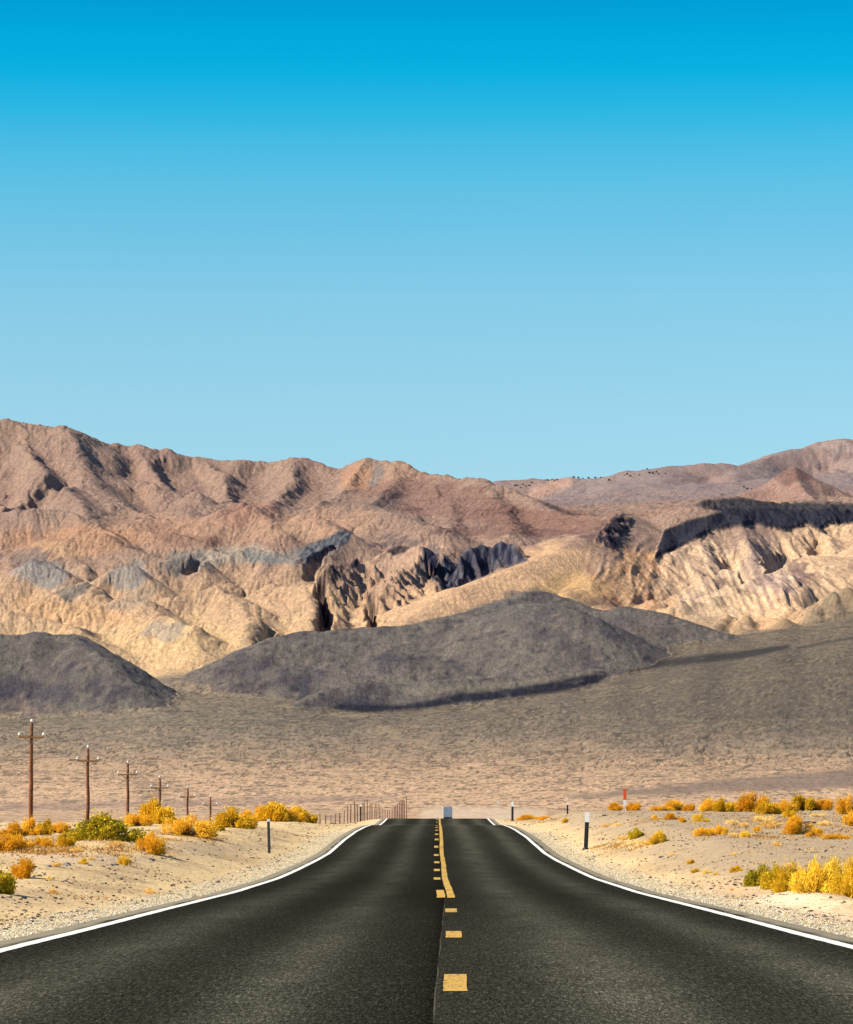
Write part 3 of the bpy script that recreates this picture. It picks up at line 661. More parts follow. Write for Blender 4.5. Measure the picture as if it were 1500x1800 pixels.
lum = math_(t, 'MULTIPLY', lum, lum_y)
# older, darker tar band just left of the seam, dusty edges outside the white lines
seamx = math_(t, 'ADD', math_(t, 'SUBTRACT', xx, math_(t, 'SUBTRACT', math_(t, 'MULTIPLY', math_(t, 'MINIMUM', yy, 62.0), .0036), .10)), math_(t, 'MULTIPLY', math_(t, 'SUBTRACT', noise(t, .25, 1, gpos(t, (0, 1, 0))), .5), -.02))
left = math_(t, 'LESS_THAN', seamx, 0.0)
tar = math_(t, 'MULTIPLY', left, math_(t, 'POWER', 2.718, math_(t, 'MULTIPLY', math_(t, 'ABSOLUTE', seamx), -5.0)))
lum = math_(t, 'MULTIPLY', lum, math_(t, 'SUBTRACT', 1.0, math_(t, 'MULTIPLY', tar, .62)))
lum = math_(t, 'MULTIPLY', lum, math_(t, 'SUBTRACT', 1.0, math_(t, 'MULTIPLY', left, .13)))
cg = mix(t, 1.0, gr, lum, 'MULTIPLY')
seam = math_(t, 'LESS_THAN', math_(t, 'ABSOLUTE', math_(t, 'SUBTRACT', seamx, .006)), .004)
cg = mix(t, math_(t, 'MULTIPLY', seam, ramp(t, noise(t, 3.0, 3, pa), [(.4, (0,0,0)), (.6, (.5,.5,.5))])), cg, (.13, .11, .08))
ed = math_(t, 'ADD', math_(t, 'SUBTRACT', math_(t, 'ABSOLUTE', math_(t, 'ADD', xx, .03)), 3.70), math_(t, 'MULTIPLY', math_(t, 'SUBTRACT', mid, .5), .35))
dust = math_(t, 'MULTIPLY', ed, 7.0, True)
cg = mix(t, math_(t, 'MULTIPLY', dust, .85), cg, mix(t, grain2, (.17,.15,.105), (.30,.265,.19)))
t.links.new(cg, b.inputs['Base Color'])
bump(t, b, grain, .6, .01)
XR = np.array([-4.02,-3.95,-3.8,-3.5,-3,-2.5,-2,-1.5,-1,-.5,0,.5,1,1.5,2,2.5,3,3.5,3.8,3.95,4.02])-.03
k = NYg[NYg < 1500]
Xr, Yr = np.meshgrid(XR, k); Zr = zroad(Yr)+0*Xr
Xr = Xr+(np.abs(Xr) > 3.97)*np.sign(Xr)*(.05*fbm(Yr/.6, Yr*0+np.sign(Xr)*3, 4, 2)+.03)
Zr = Zr-(np.abs(Xr) > 3.94)*.015
road = tag(link('road', mesh_np('road', np.stack([Xr, Yr, Zr], -1).reshape(-1, 3), grid_faces(*Zr.shape)), mr_), kind='structure')

def paint(name, c, wear, scale=18):
    m, t, b = newmat(name, .9, .05)
    p = gpos(t, (1, .22, 1)); n = noise(t, scale, 6, p, .75); n2 = noise(t, 1.3, 4, p, .6)
    f = ramp(t, math_(t, 'ADD', math_(t, 'MULTIPLY', n, .7), math_(t, 'MULTIPLY', n2, .3)), [(wear-.03, (0,0,0)), (wear+.03, (1,1,1))])
    cc = mix(t, noise(t, 60, 3, p, .7), tuple(v*.86 for v in c), c)
    t.links.new(mix(t, f, (.045,.042,.034), cc), b.inputs['Base Color']); return m
white_m = paint('white_road_paint', (.66, .64, .58), .385, 26)
yellow_m = paint('yellow_road_paint', (.46, .285, .065), .45, 34)
black_m = simple('black_cover_paint', (.011, .010, .007), 1.0, .0)
def strip(name, y0, y1, xc, wd, mat, dz=.004, wob=.0, seed=0, kind=None):
    ys = np.concatenate([[y0], NYg[(NYg > y0) & (NYg < y1)], [y1]])
    ys = ys if len(ys) > 3 else np.linspace(y0, y1, 5)
    c = xc(ys) if callable(xc) else np.full(ys.shape, xc)
    e1 = wob*fbm(ys/.9, ys*0+1.3, 3, seed); e2 = wob*fbm(ys/.9, ys*0+7.7, 3, seed+3)
    L = np.stack([c-wd/2+e1, ys, zroad(ys)+dz], 1); Rr = np.stack([c+wd/2+e2, ys, zroad(ys)+dz], 1)
    V = np.stack([L, Rr], 1).reshape(-1, 3)
    return link(name, mesh_np(name, V, grid_faces(len(ys), 2)), mat, road)
def xw(y, s):  # hand-laid line wander
    return s*(3.63+.035*fbm(np.asarray(y)/26., np.asarray(y)*0+s*2, 3, 4))-.04
strip('edge_line', -50, 1400, lambda y: xw(y, -1), .135, white_m, wob=.012, seed=1)
strip('edge_line', -50, 1400, lambda y: xw(y, 1), .135, white_m, wob=.012, seed=2)
def xc(y): return np.interp(y, [0, 23.4, 35.5, 47.4, 60, 85, 100, 120, 140, 200, 260, 1500], [.1, .115, .155, .17, .225, .155, .16, .125, .135, .13, .12, .10])+.012*fbm(np.asarray(y)/9., np.asarray(y)*0, 2, 6)
for y in (11.2, 23.8, 35.4, 47.4):
    strip('lane_dash', y-1.25, y+1.25, xc, .155, yellow_m, wob=.006, seed=int(y))
strip('centre_line', 58.3, 1400, xc, .13, yellow_m, wob=.016, seed=9)
xd = lambda y: xc(y)-.165-.02*smooth(60, 75, np.asarray(y))
strip('cover_stripe', 58.5, 700, lambda y: xc(y)-.085, .055, black_m, dz=.002, wob=.03, seed=19)
ys_ = [81.5, 93, 104.8, 117, 129.3, 141, 153, 165, 177, 189, 240, 252, 264]
strip('lane_dash', 58.3, 67, xd, .14, yellow_m, dz=.006, wob=.008, seed=12)
for i, y in enumerate(ys_):
    L = 1.5 if y < 200 else 1.3
    strip('lane_dash', y-L, y+L, xd, .15, yellow_m, dz=.006, wob=.01, seed=int(y))
    strip('cover_patch', y-L-1.0, y+L+.2, lambda q: xd(q)+.10, .11, black_m, dz=.003, wob=.03, seed=int(y)+5)

# ================================================================== STONES
def stone_mesh(name, pts, sizes, cols, flat=.62):
    ico = bmesh.new(); bmesh.ops.create_icosphere(ico, subdivisions=1, radius=1); 
    bv = np.array([v.co[:] for v in ico.verts]); bf = np.array([[v.index for v in f.verts] for f in ico.faces]); ico.free()
    n = len(pts); nv = len(bv)
    V = bv[None]*(1+RNG.uniform(-.28, .28, (n, nv, 1)))
    V = V*RNG.uniform(.7, 1.25, (n, 1, 3))*np.array([1, 1, flat])
    a = RNG.uniform(0, 6.28, n); ca, sa_ = np.cos(a)[:, None], np.sin(a)[:, None]
    V = np.stack([V[..., 0]*ca-V[..., 1]*sa_, V[..., 0]*sa_+V[..., 1]*ca, V[..., 2]], -1)*sizes[:, None, None]
    V += pts[:, None]+np.array([0, 0, 1])*sizes[:, None, None]*.22
    Fq = (bf[None]+np.arange(n)[:, None, None]*nv).reshape(-1, 3)
    return mesh_np(name, V.reshape(-1, 3), Fq, np.repeat(cols, nv, 0), False)
ms, t, b = newmat('stone', .9, .15)
att = nd(t, 'ShaderNodeAttribute', attribute_name='rock'); tcn = nd(t, 'ShaderNodeTexCoord')
t.links.new(mix(t, 1.0, att.outputs['Color'], ramp(t, noise(t, 14, 5, tcn.outputs['Object'], .7), [(.3, (.7,.7,.7)), (.7, (1.25,1.25,1.25))]), 'MULTIPLY'), b.inputs['Base Color'])
def scatter(n, y0, y1, xf, sz, pal, keep=None):
    y = np.exp(RNG.uniform(math.log(y0), math.log(y1), n)); s = RNG.choice([-1, 1], n)
    x = s*xf(RNG.uniform(0, 1, n), y)
    if keep is not None:
        k = RNG.uniform(0, 1, n) < keep(x, y); x, y = x[k], y[k]
    z = ground(x, y); n = len(x)
    size = sz[0]*(sz[1]/sz[0])**(RNG.uniform(0, 1, n)**2.2)*(1+y/160)
    pal = np.array([alb(*c) for c in pal])
    return np.stack([x, y, z], 1), size, pal[RNG.integers(0, len(pal), n)]*RNG.uniform(.75, 1.2, (n, 1))
p, s, c = scatter(42000, 22, 160, lambda r, y: 3.98+1.15*r**1.8, (.006, .014), [(250,240,212),(240,228,196),(226,210,178),(255,248,226),(206,190,160),(160,146,124)])
tag(link('verge_gravel', stone_mesh('verge_gravel', p, s, c), ms), 'pale crushed gravel lining both edges of the asphalt', 'gravel', kind='stuff')
p, s, c = scatter(60000, 30, 260, lambda r, y: 4.6+(y*.125)*r+4*r, (.007, .030), [(150,130,112),(120,106,96),(96,88,86),(190,164,136),(206,178,146),(84,78,78)],
                  lambda x, y: .25+.75*smooth(-.1, .35, fbm(x/2.2, y/5, 3, 66)))
tag(link('desert_pebbles', stone_mesh('desert_pebbles', p, s, c, .55), ms), 'small grey and brown pebbles strewn over the roadside sand', 'pebbles', kind='stuff')

# dry straw and twig litter carpeting the sand between the bushes
def litter(n, zones):
    P_ = []; 
    for u0, u1, r0, r1, wgt in zones:
        for _ in range(int(n*wgt)):
            x, y = hit(random.uniform(u0, u1), random.uniform(r0, r1)); P_.append((x, y))
    P_ = np.array(P_); m = 44; k = np.repeat(np.arange(len(P_)), m); N_ = len(k)
    sp_ = RNG.uniform(.10, .42, len(P_))[k]
    x = P_[k, 0]+RNG.normal(0, 1, N_)*sp_; y = P_[k, 1]+RNG.normal(0, 1, N_)*sp_*1.5
    z = ground(x, y); a = RNG.uniform(0, 6.28, N_); L = RNG.uniform(.02, .07, N_); h = RNG.uniform(.01, .06, N_)
    dx, dy = np.cos(a)*L, np.sin(a)*L; wx, wy = -np.sin(a)*.004, np.cos(a)*.004
    V = np.stack([np.stack([x-wx, y-wy, z-.01], 1), np.stack([x+wx, y+wy, z-.01], 1), np.stack([x+dx*.6+wx, y+dy*.6+wy, z+h], 1), np.stack([x+dx, y+dy, z+h*.8], 1)], 1)
    pal = np.array([alb(*c) for c in ((236,176,84), (226,160,60), (240,196,120), (220,168,96), (190,142,84))])
    return V.reshape(-1, 3), np.arange(N_*4).reshape(-1, 4), np.repeat(pal[RNG.integers(0, 5, len(P_))][k], 4, 0)
V, f, c_ = litter(420, [(0, 130, 1474, 1502, .32), (200, 300, 1462, 1500, .12), (290, 400, 1462, 1480, .12), (120, 240, 1484, 1510, .05), (1290, 1500, 1432, 1476, .26), (1060, 1300, 1430, 1475, .10), (0, 400, 1500, 1580, .015), (1080, 1500, 1476, 1540, .015)])
V2, f2, c2_ = litter(60, [(890, 980, 1440, 1446, .5), (1050, 1130, 1484, 1492, .5)])
V = np.concatenate([V, V2]); f = np.concatenate([f, f2+len(V)-len(V2)]); c_ = np.concatenate([c_, c2_])
tag(link('dry_litter', mesh_np('dry_litter', V, f, c_, False), ms), 'dry orange straw and twigs scattered between the roadside bushes', 'dry grass', kind='stuff')
# pale strip added across the asphalt to draw the near crest line
V = np.array([(-3.9, 195.2, 0), (3.9, 195.6, 0), (3.9, 198.6, 0), (-3.9, 198.0, 0)]); V[:, 2] = zroad(V[:, 1])+.007
link('crest_strip', mesh_np('crest_strip', V, np.array([[0, 1, 2, 3]])), simple('crest_strip_tan', (.20,.18,.13), .9, .1, .2, 2), road)
# ================================================================== BUSHES
def leafmat(name, stops, rough=.9, trans=.25):
    m = bpy.data.materials.new(name); m.use_nodes = True; t = m.node_tree; b = t.nodes['Principled BSDF']
    b.inputs['Roughness'].default_value = rough; b.inputs['Specular IOR Level'].default_value = .1
    tcn = nd(t, 'ShaderNodeTexCoord'); oi = nd(t, 'ShaderNodeObjectInfo')
    f = math_(t, 'ADD', math_(t, 'MULTIPLY', noise(t, 5.5, 4, tcn.outputs['Object'], .7), .8), math_(t, 'MULTIPLY', oi.outputs['Random'], .2))
    c = ramp(t, f, stops); t.links.new(c, b.inputs['Base Color'])
    tr = nd(t, 'ShaderNodeBsdfTranslucent'); t.links.new(c, tr.inputs[0])
    ms_ = nd(t, 'ShaderNodeMixShader'); ms_.inputs[0].default_value = trans
    t.links.new(b.outputs[0], ms_.inputs[1]); t.links.new(tr.outputs[0], ms_.inputs[2]); t.links.new(ms_.outputs[0], t.nodes['Material Output'].inputs[0])
    return m
LM = {'gold': leafmat('golden_twigs', [(.33, (.52,.24,.012)), (.47, (.80,.42,.018)), (.62, (.90,.57,.05))]),
      'yellow': leafmat('yellow_twigs', [(.33, (.50,.34,.012)), (.47, (.80,.51,.025)), (.62, (.88,.64,.07))]),
      'green': leafmat('olive_leaves', [(.33, (.20,.17,.012)), (.46, (.50,.38,.02)), (.57, (.88,.58,.04))]),
      'mixed': leafmat('gold_green_leaves', [(.33, (.32,.20,.012)), (.46, (.66,.40,.015)), (.60, (.84,.54,.03))]),
      'straw': leafmat('straw_blades', [(.35, (.70,.44,.12)), (.5, (.86,.60,.20)), (.65, (.92,.70,.30))])}
stem_m = simple('dry_stems', (.10,.055,.025), .9, .1, .4, 20)
def bush_np(seed, style):
    rg = np.random.default_rng(seed)
    nl = {'twig': 15, 'leafy': 18, 'tuft': 6}[style]
    # many small uneven masses filling a low dome, spreading wide at the ground
    la = rg.uniform(0, 6.283, nl); lr = rg.uniform(0, 1, nl)**.6*(.82 if style != 'tuft' else .45)
    lc = np.stack([lr*np.cos(la), lr*np.sin(la), rg.uniform(.05, .60, nl)*(1-.75*lr**1.4)+.04], 1); lc[0] = (rg.uniform(-.25, .25), 0, .55)
    ls = rg.uniform(.14, .34, nl)
    n = {'twig': 6800, 'leafy': 7200, 'tuft': 700}[style]
    pk = ls**2; pk /= pk.sum()
    k = rg.choice(nl, n, p=pk); d = rg.normal(size=(n, 3)); d /= np.linalg.norm(d, axis=1)[:, None]
    rad = ls[k]*rg.uniform(.2, 1.1, n)**.5*(1+.35*np.sin(d[:, 0]*9+k)*np.sin(d[:, 1]*8+k*2)*np.sin(d[:, 2]*7))
    tip = lc[k]+d*rad[:, None]; tip[:, 2] = np.abs(tip[:, 2])*.96+.02
    stray = rg.uniform(0, 1, n) < .10; tip[stray] *= rg.uniform(1.0, 1.28, (stray.sum(), 1))
    base = np.stack([rg.normal(0, .10, n), rg.normal(0, .10, n), np.zeros(n)], 1)
    o = tip-base; L = np.linalg.norm(o, axis=1)[:, None]; o /= L
    up = o+rg.normal(0, .42, (n, 3)); up[:, 2] += .05; up /= np.linalg.norm(up, axis=1)[:, None]
    side = np.cross(up, rg.normal(size=(n, 3))); side /= np.linalg.norm(side, axis=1)[:, None]+1e-9
    if style == 'leafy': ln = rg.uniform(.04, .09, n)[:, None]; wd = rg.uniform(.014, .030, n)[:, None]
    else: ln = rg.uniform(.05, .14, n)[:, None]; wd = rg.uniform(.005, .012, n)[:, None]
    if style == 'tuft': ln *= 1.8; wd *= 1.5
    a = tip-up*ln; a[:, 2] = np.maximum(a[:, 2], 0)
    V = np.stack([a-side*wd*.6, a+side*wd*.6, (a+tip)/2+side*wd, tip+side*wd*.3, tip-side*wd*.3, (a+tip)/2-side*wd], 1)
    idx = np.arange(n)[:, None]*6
    Fq = np.concatenate([idx+np.array([0, 1, 2, 5]), idx+np.array([5, 2, 3, 4])], 0)
    # stems, all grown from one crown at the root
    m = {'twig': 420, 'leafy': 260, 'tuft': 140}[style]; k = rg.integers(0, n, m)
    b0 = np.zeros((m, 3)); t0 = tip[k]*.93; mid_ = t0*.55; mid_[:, 2] *= .82; sd_ = np.cross(t0, rg.normal(size=(m, 3))); sd_ /= np.linalg.norm(sd_, axis=1)[:, None]+1e-9
    Vs = np.concatenate([np.zeros((1, 3)), np.stack([mid_+sd_*.008, t0, mid_-sd_*.008], 1).reshape(-1, 3)])
    i3 = np.arange(m)[:, None]*3+1
    Fs = np.concatenate([np.zeros((m, 1), int), i3, i3+1, i3+2], 1)
    zt = np.percentile(V[..., 2], 98.5); xt = np.percentile(np.hypot(V[..., 0], V[..., 1]), 90)
    for q in (V, Vs): q[..., 2] /= zt; q[..., :2] /= xt
    fol = mesh_np('foliage', V.reshape(-1, 3), Fq, None, False)
    ste = mesh_np('stems', Vs.reshape(-1, 3), Fs, None, False)
    ste.materials.append(stem_m)
    return fol, ste
BM = {s: [bush_np(i*7+len(s), s) for i in range(5)] for s in ('twig', 'leafy', 'tuft')}
_mc = {}
def bush(u, r, wpx, hpx, kind, label, cat='bush', group=None, style=None, d=None, var=None):
    style = style or {'gold': 'twig', 'yellow': 'twig', 'green': 'leafy', 'mixed': 'leafy', 'straw': 'tuft'}[kind]
    if d is None: x, y = hit(u, r)
    else: y = d; x = float(ray(u, r)[0]*d)
    i = random.randrange(5) if var is None else var
    fol, ste = BM[style][i]
    if (style, i, kind) not in _mc:
        f2 = fol.copy(); f2.materials.append(LM[kind]); _mc[(style, i, kind)] = f2
    f2 = _mc[(style, i, kind)]
    if kind in ('gold', 'mixed'): wpx *= 1.14
    sc_ = (wpx/2/F*y*1.12, wpx/2/F*y*1.1*random.uniform(.9, 1.1), hpx/F*y*(1.02 if kind != 'yellow' else .92))
    z = float(ground(x, y))-.02-.04*sc_[2]; rz = random.uniform(0, 6.28)
    name = {'straw': 'grass_tuft'}.get(kind, 'desert_bush')
    if wpx >= 26 and kind != 'straw':
        e = empty(name, (x, y, z), rz); e.scale = sc_
        link('foliage', f2, None, e); link('stems', ste, None, e)
    else:
        e = link(name, f2); e.location = (x, y, z); e.rotation_euler = (0, 0, rz); e.scale = sc_
    tag(e, label, cat, group); return e
GL, GR_ = 'golden bushes on the left side of the road', 'golden bushes on the right side of the road'
B_ = [
 (180,1481,106,46,'green','large olive green bush below the second utility pole, biggest bush on the left',GL),
 (118,1488,26,24,'mixed','small rusty bush touching the left edge of the large green bush',GL),
 (265,1500,44,35,'gold','round golden bush standing alone on the sand below the third pole',GL),
 (46,1543,40,34,'gold','round golden bush ringed by dark stones near the left edge',GL),
 (-6,1571,50,44,'green','dark green bush cut off by the left edge, closest bush on that side',GL),
 (277,1448,48,38,'mixed','tall rounded olive-gold bush hiding the foot of the fourth utility pole',GL),
 (243,1453,38,22,'gold','low golden bush spreading left from the foot of the fourth pole bush',GL),
 (330,1470,66,34,'gold','wide golden bush under the fifth utility pole, on a sand hump',GL),
 (365,1470,30,22,'gold','golden bush leaning against the right end of the wide bush below the fifth pole',GL),
 (380,1461,20,16,'mixed','small brownish bush just right of the foot of the sixth pole',GL),
 (406,1459,54,34,'mixed','big gold and olive bush under the seventh, lowest pole top',GL),
 (431,1456,28,22,'gold','golden bush on the right flank of the bush under the last pole',GL),
 (437,1443,34,20,'gold','low golden bush at the left end of the roadside ridge clump',GL),
 (458,1442,30,26,'gold','upright golden bush just left of the highest bush on the roadside ridge',GL),
 (481,1441,50,32,'mixed','highest gold-olive bush on the ridge, right above the left marker post',GL),
 (500,1440,30,22,'gold','golden bush filling the gap right of the highest ridge bush',GL),
 (522,1439,46,25,'mixed','rounded olive-gold bush at the right end of the ridge clump',GL),
 (548,1438,14,11,'yellow','little yellow bush between the ridge clump and the row of fence posts',GL),
 (6,1471,24,14,'gold','small golden bush at the left edge on the skyline row',GL),
 (28,1470,34,24,'gold','golden bush left of the foot of the nearest utility pole',GL),
 (58,1469,36,30,'gold','golden bush hiding the foot of the nearest utility pole',GL),
 (83,1469,28,26,'mixed','upright brown-gold bush just right of the nearest pole',GL),
 (106,1465,28,19,'gold','low golden bush midway between the two nearest utility poles',GL),
 (12,1497,46,28,'gold','sprawling golden bush at the left edge below the skyline row',GL),
 (36,1491,40,24,'gold','loose golden bush in front of the nearest pole, second from the left edge',GL),
 (64,1487,36,16,'gold','low ragged golden bush in front of the upright brown-gold bush',GL),
 (87,1489,28,13,'gold','low thin golden bush left of the small rusty bush',GL),
 (218,1521,19,19,'yellow','small yellow-green bush below the gap between large green and round golden bush',GL),
 (147,1519,18,12,'yellow','tiny yellowish bush beside the dark stones below the large green bush',GL),
 (1081,1424,28,14,'gold','golden bush left of the orange-topped marker post',GR_),
 (1115,1424,28,14,'gold','golden bush right of the orange-topped marker post',GR_),
 (1164,1424,30,9,'gold','low ragged golden bush in the first gap right of the orange-topped marker',GR_),
 (1190,1424,30,18,'gold','rounded golden bush, second clump right of the orange-topped marker',GR_),
 (1213,1422,20,13,'gold','small golden bush tucked behind the right side of the second clump',GR_),
 (1247,1426,38,21,'gold','golden bush with a dark heart on the right skyline, left of its olive neighbour',GR_),
 (1270,1427,30,22,'mixed','olive-gold bush on the right skyline, pressed against a dark-hearted golden one',GR_),
 (1298,1427,28,18,'gold','golden bush left of the tallest clump on the right skyline',GR_),
 (1321,1427,48,31,'gold','tallest golden bush on the right skyline',GR_),
 (1352,1431,28,20,'mixed','rusty gold bush just right of the tallest skyline bush',GR_),
 (1378,1429,34,22,'gold','golden bush in the middle of the long skyline clump on the right',GR_),
 (1385,1437,18,14,'mixed','small dark bush in front of the long skyline clump on the right',GR_),
 (1412,1424,38,26,'mixed','raised gold-olive bush near the right end of the long skyline clump',GR_),
 (1446,1420,32,20,'gold','last golden bush at the right end of the long skyline clump',GR_),
 (1492,1432,34,32,'gold','tall golden bush at the right edge on the skyline',GR_),
 (1499,1452,24,26,'gold','golden bush at the right edge below the skyline bush',GR_),
 (1153,1441,14,9,'gold','tiny round golden bush, leftmost of the small row below the right skyline',GR_),
 (1183,1441,22,12,'gold','small golden bush with a smaller one at its right foot, below the right skyline',GR_),
 (1198,1446,14,9,'gold','tiny golden bush at the right foot of a slightly larger one',GR_),
 (1235,1445,26,15,'yellow','small yellow-green bush alone on the grey pebbles below the skyline row',GR_),
 (1236,1469,28,15,'gold','left one of two touching round golden bushes on the grey pebbles',GR_),
 (1263,1468,26,16,'gold','right one of two touching round golden bushes on the grey pebbles',GR_),
 (1310,1472,20,13,'yellow','small round yellow-green bush right of the two touching bushes',GR_),
 (1333,1462,12,9,'gold','tiny golden bush between the round yellow-green one and the bush with a dark rock',GR_),
 (1398,1468,40,34,'gold','round golden bush with a dark slab of rock at its upper right',GR_),
 (1429,1470,24,15,'gold','low golden bush at the right foot of the round bush by the dark slab',GR_),
 (1470,1475,40,10,'gold','flat golden bush low on the pebbles near the right edge',GR_),
 (1114,1475,32,18,'green','small olive green bush nearer the right-hand marker post, left of its twin',GR_),
 (1159,1482,30,20,'green','small olive green bush right of its twin, above pale dry grass',GR_),
 (1215,1519,12,9,'mixed','tiny rusty bush above the row of three specks of green near the road',GR_),
 (1223,1534,16,9,'yellow','leftmost of the three tiny yellow-green bushes by the roadside gravel',GR_),
 (1244,1536,13,8,'yellow','middle one of the three tiny yellow-green bushes by the roadside gravel',GR_),
 (1260,1537,10,6,'yellow','rightmost of the three tiny yellow-green bushes by the roadside gravel',GR_),
 (1296,1532,18,11,'mixed','small brown-gold bush left of the big yellow thicket',GR_),
 (996,1446,15,9,'yellow','small yellow bush on the bank just left of the right-hand marker post',GR_),
 (1340,1555,48,32,'green','olive green bush at the left tip of the big yellow thicket on the right',GR_),
 (1366,1561,44,36,'green','green and yellow bush second in the thicket, behind the pale sand mound',GR_),
 (1392,1563,56,50,'yellow','yellow bush left of the fullest one in the thicket on the right',GR_),
 (1432,1573,70,62,'yellow','fullest bright yellow bush in the middle of the thicket on the right',GR_),
 (1464,1568,58,62,'yellow','yellow bush between the fullest one and the one cut by the right edge',GR_),
 (1500,1580,64,76,'yellow','bright yellow bush cut by the right edge, at the end of the thicket',GR_),
 (1384,1567,34,22,'yellow','low yellow bush spilling onto the left sand mound below the thicket',GR_),
 (1380,1612,8,6,'yellow','single bright green-yellow sprig on the gravel below the sand mound',GR_),
 (928,1441,36,9,'gold','low golden bush on the far crest, just right of the farther right marker post',GR_),
 (956,1441,22,7,'gold','flat golden bush at the right end of the far crest strip',GR_),
]
for u, r, wp, hp, kd, lb, gp in B_: bush(u, r, wp, hp, kd, lb, 'bush', gp)
G_ = [(98,1572,22,12,'pale dry grass tuft on the sand near the left edge, below the ringed golden bush'),
 (88,1548,16,10,'straw grass tuft just right of the ringed golden bush stones'),
 (100,1524,20,10,'straw grass tuft between the two grey stones below the rusty bush'),
 (265,1570,20,12,'pale dry grass tuft close to the roadside gravel on the left'),
 (140,1498,26,8,'thin straw grass in front of the large green bush'),
 (225,1478,30,10,'dry straw grass between the large green and round golden bushes'),
 (205,1488,30,9,'straw grass at the lower right of the large green bush'),
 (300,1462,30,8,'low straw grass left of the wide bush under the fifth pole'),
 (160,1512,16,8,'dry grass sprig under the large green bush'),
 (1098,1477,34,9,'pale yellow grass below the left olive green twin bush'),
 (1140,1486,46,9,'pale yellow grass spread below and between the olive green twins'),
 (1085,1452,16,6,'short dry grass right of the nearer right marker post'),
 (1064,1454,16,6,'tiny dry grass clump beside the nearer right marker post top'),
 (1290,1449,28,9,'dry straw grass right of the lone small yellow-green bush'),
 (1340,1447,34,14,'ragged dry grass under the tallest skyline bush on the right'),
 (1356,1456,34,14,'sparse dry grass left of the round bush by the dark slab'),
 (1310,1454,20,8,'dry grass clump left of the ragged grass under the tallest bush'),
 (1368,1487,18,10,'pale round dry grass clump alone on the pebbles below the round bush'),
 (1290,1470,20,8,'thin orange grass between the two touching bushes and the round yellow-green one'),
 (1182,1504,14,6,'tiny dry grass left of a dark stone on the right pebbles'),
 (1290,1504,12,7,'tiny dry grass high above the small brown-gold bush'),
 (1450,1452,26,10,'dry grass right of the dark slab of rock'),
 (1436,1437,24,8,'dry grass just behind the dark slab of rock'),
 (1320,1469,18,6,'dry grass right of the round yellow-green bush'),
 (1287,1566,10,6,'green sprig at the left end of the pale sand'),
]
for u, r, wp, hp, lb in G_: bush(u, r, wp, hp, 'straw', lb, 'grass tuft', 'dry grass tufts on the roadside sand')

# ================================================================== SINGLE ROCKS
rock_m = simple('dark_rock', (.055,.048,.048), .85, .2, .45, 6)
grey_m = simple('grey_rock', (.15,.14,.13), .85, .2, .35, 6)
def rock(u, r, wpx, label, flat=.55, mat=None, stretch=1.0):
    x, y = hit(u, r); s = wpx/2/F*y
    bm = bmesh.new(); bmesh.ops.create_icosphere(bm, subdivisions=2, radius=1)
    sd = random.uniform(0, 90)
    for v in bm.verts:
        n = float(perlin(np.array(v.co.x*1.3+sd), np.array(v.co.y*1.3+v.co.z)))
        v.co *= 1+.45*n; v.co.z = v.co.z*flat if v.co.z > 0 else v.co.z*.3
    m = bpy.data.meshes.new('rock'); bm.to_mesh(m); bm.free()
    o = link('rock', m, mat or rock_m); o.location = (x, y, float(ground(x, y))+.0); o.rotation_euler = (0, 0, random.uniform(-.4, .4)); o.scale = (s*stretch, s*.8, s)
    tag(o, label, 'rock', 'dark stones lying on the roadside sand')
for q in [(86,1524,13,'rounded brown-grey stone right of the ringed golden bush'),
 (118,1523,17,'larger dark grey stone below the small rusty bush'), (158,1522,9,'dark stone beside the tiny yellowish bush'),
 (62,1524,9,'dark stone touching the right side of the ringed golden bush'), (69,1539,9,'dark stone at the lower right of the ringed golden bush'),
 (59,1540,7,'small grey stone under the ringed golden bush'), (37,1545,8,'dark stone at the foot of the ringed golden bush'), (26,1553,9,'flat dark stone lower left of the ringed golden bush'),
 (22,1548,6,'small flat dark stone left of the ringed golden bush'), (110,1551,6,'black stone alone on a brown patch of sand'), (267,1513,12,'dark stone just below the round golden bush'),
 (300,1506,7,'topmost black stone of the trio right of the round golden bush'), (301,1512,6,'lowest black stone of the trio right of the round golden bush'), (297,1501,5,'small black stone of the trio right of the round golden bush'),
 (203,1521,11,'grey stone left of the small yellow-green bush'), (192,1530,7,'black stone below the small yellow-green bush'), (201,1532,6,'second black stone, right of the one below the yellow-green bush'),
 (229,1561,7,'black stone high on the left gravel slope'), (218,1563,6,'left neighbour of the black stone on the left gravel slope'), (228,1568,5,'black stone under the pair on the left gravel slope'),
 (328,1562,8,'black stone near the white line on the left'), (337,1561,5,'small black stone right of the one near the white line'), (359,1549,5,'tiny dark stone above the left gravel strip'),
 (1303,1594,9,'flat black stone on the right gravel strip'), (1425,1612,13,'black stone in the gravel below the sand mound'), (1452,1612,6,'small black stone right of the one below the sand mound'),
 (1163,1508,9,'black stone on the bank below the olive green twins'), (1063,1435,9,'dark stone on the bank top right of the nearer right marker post'), (1238,1477,6,'small dark stone under the two touching bushes'),
 (1305,1501,5,'tiny dark stone above the small brown-gold bush'), (1293,1547,6,'tiny dark stone below the small brown-gold bush'), (1497,1588,10,'dark stone at the right edge of the sand mound')]:
    rock(q[0], q[1], q[2], q[3], mat=grey_m if 'grey' in q[3] else rock_m)
rock(1424, 1448, 20, 'dark blue-grey slab of rock behind the round golden bush on the right', .5, rock_m, 1.1)

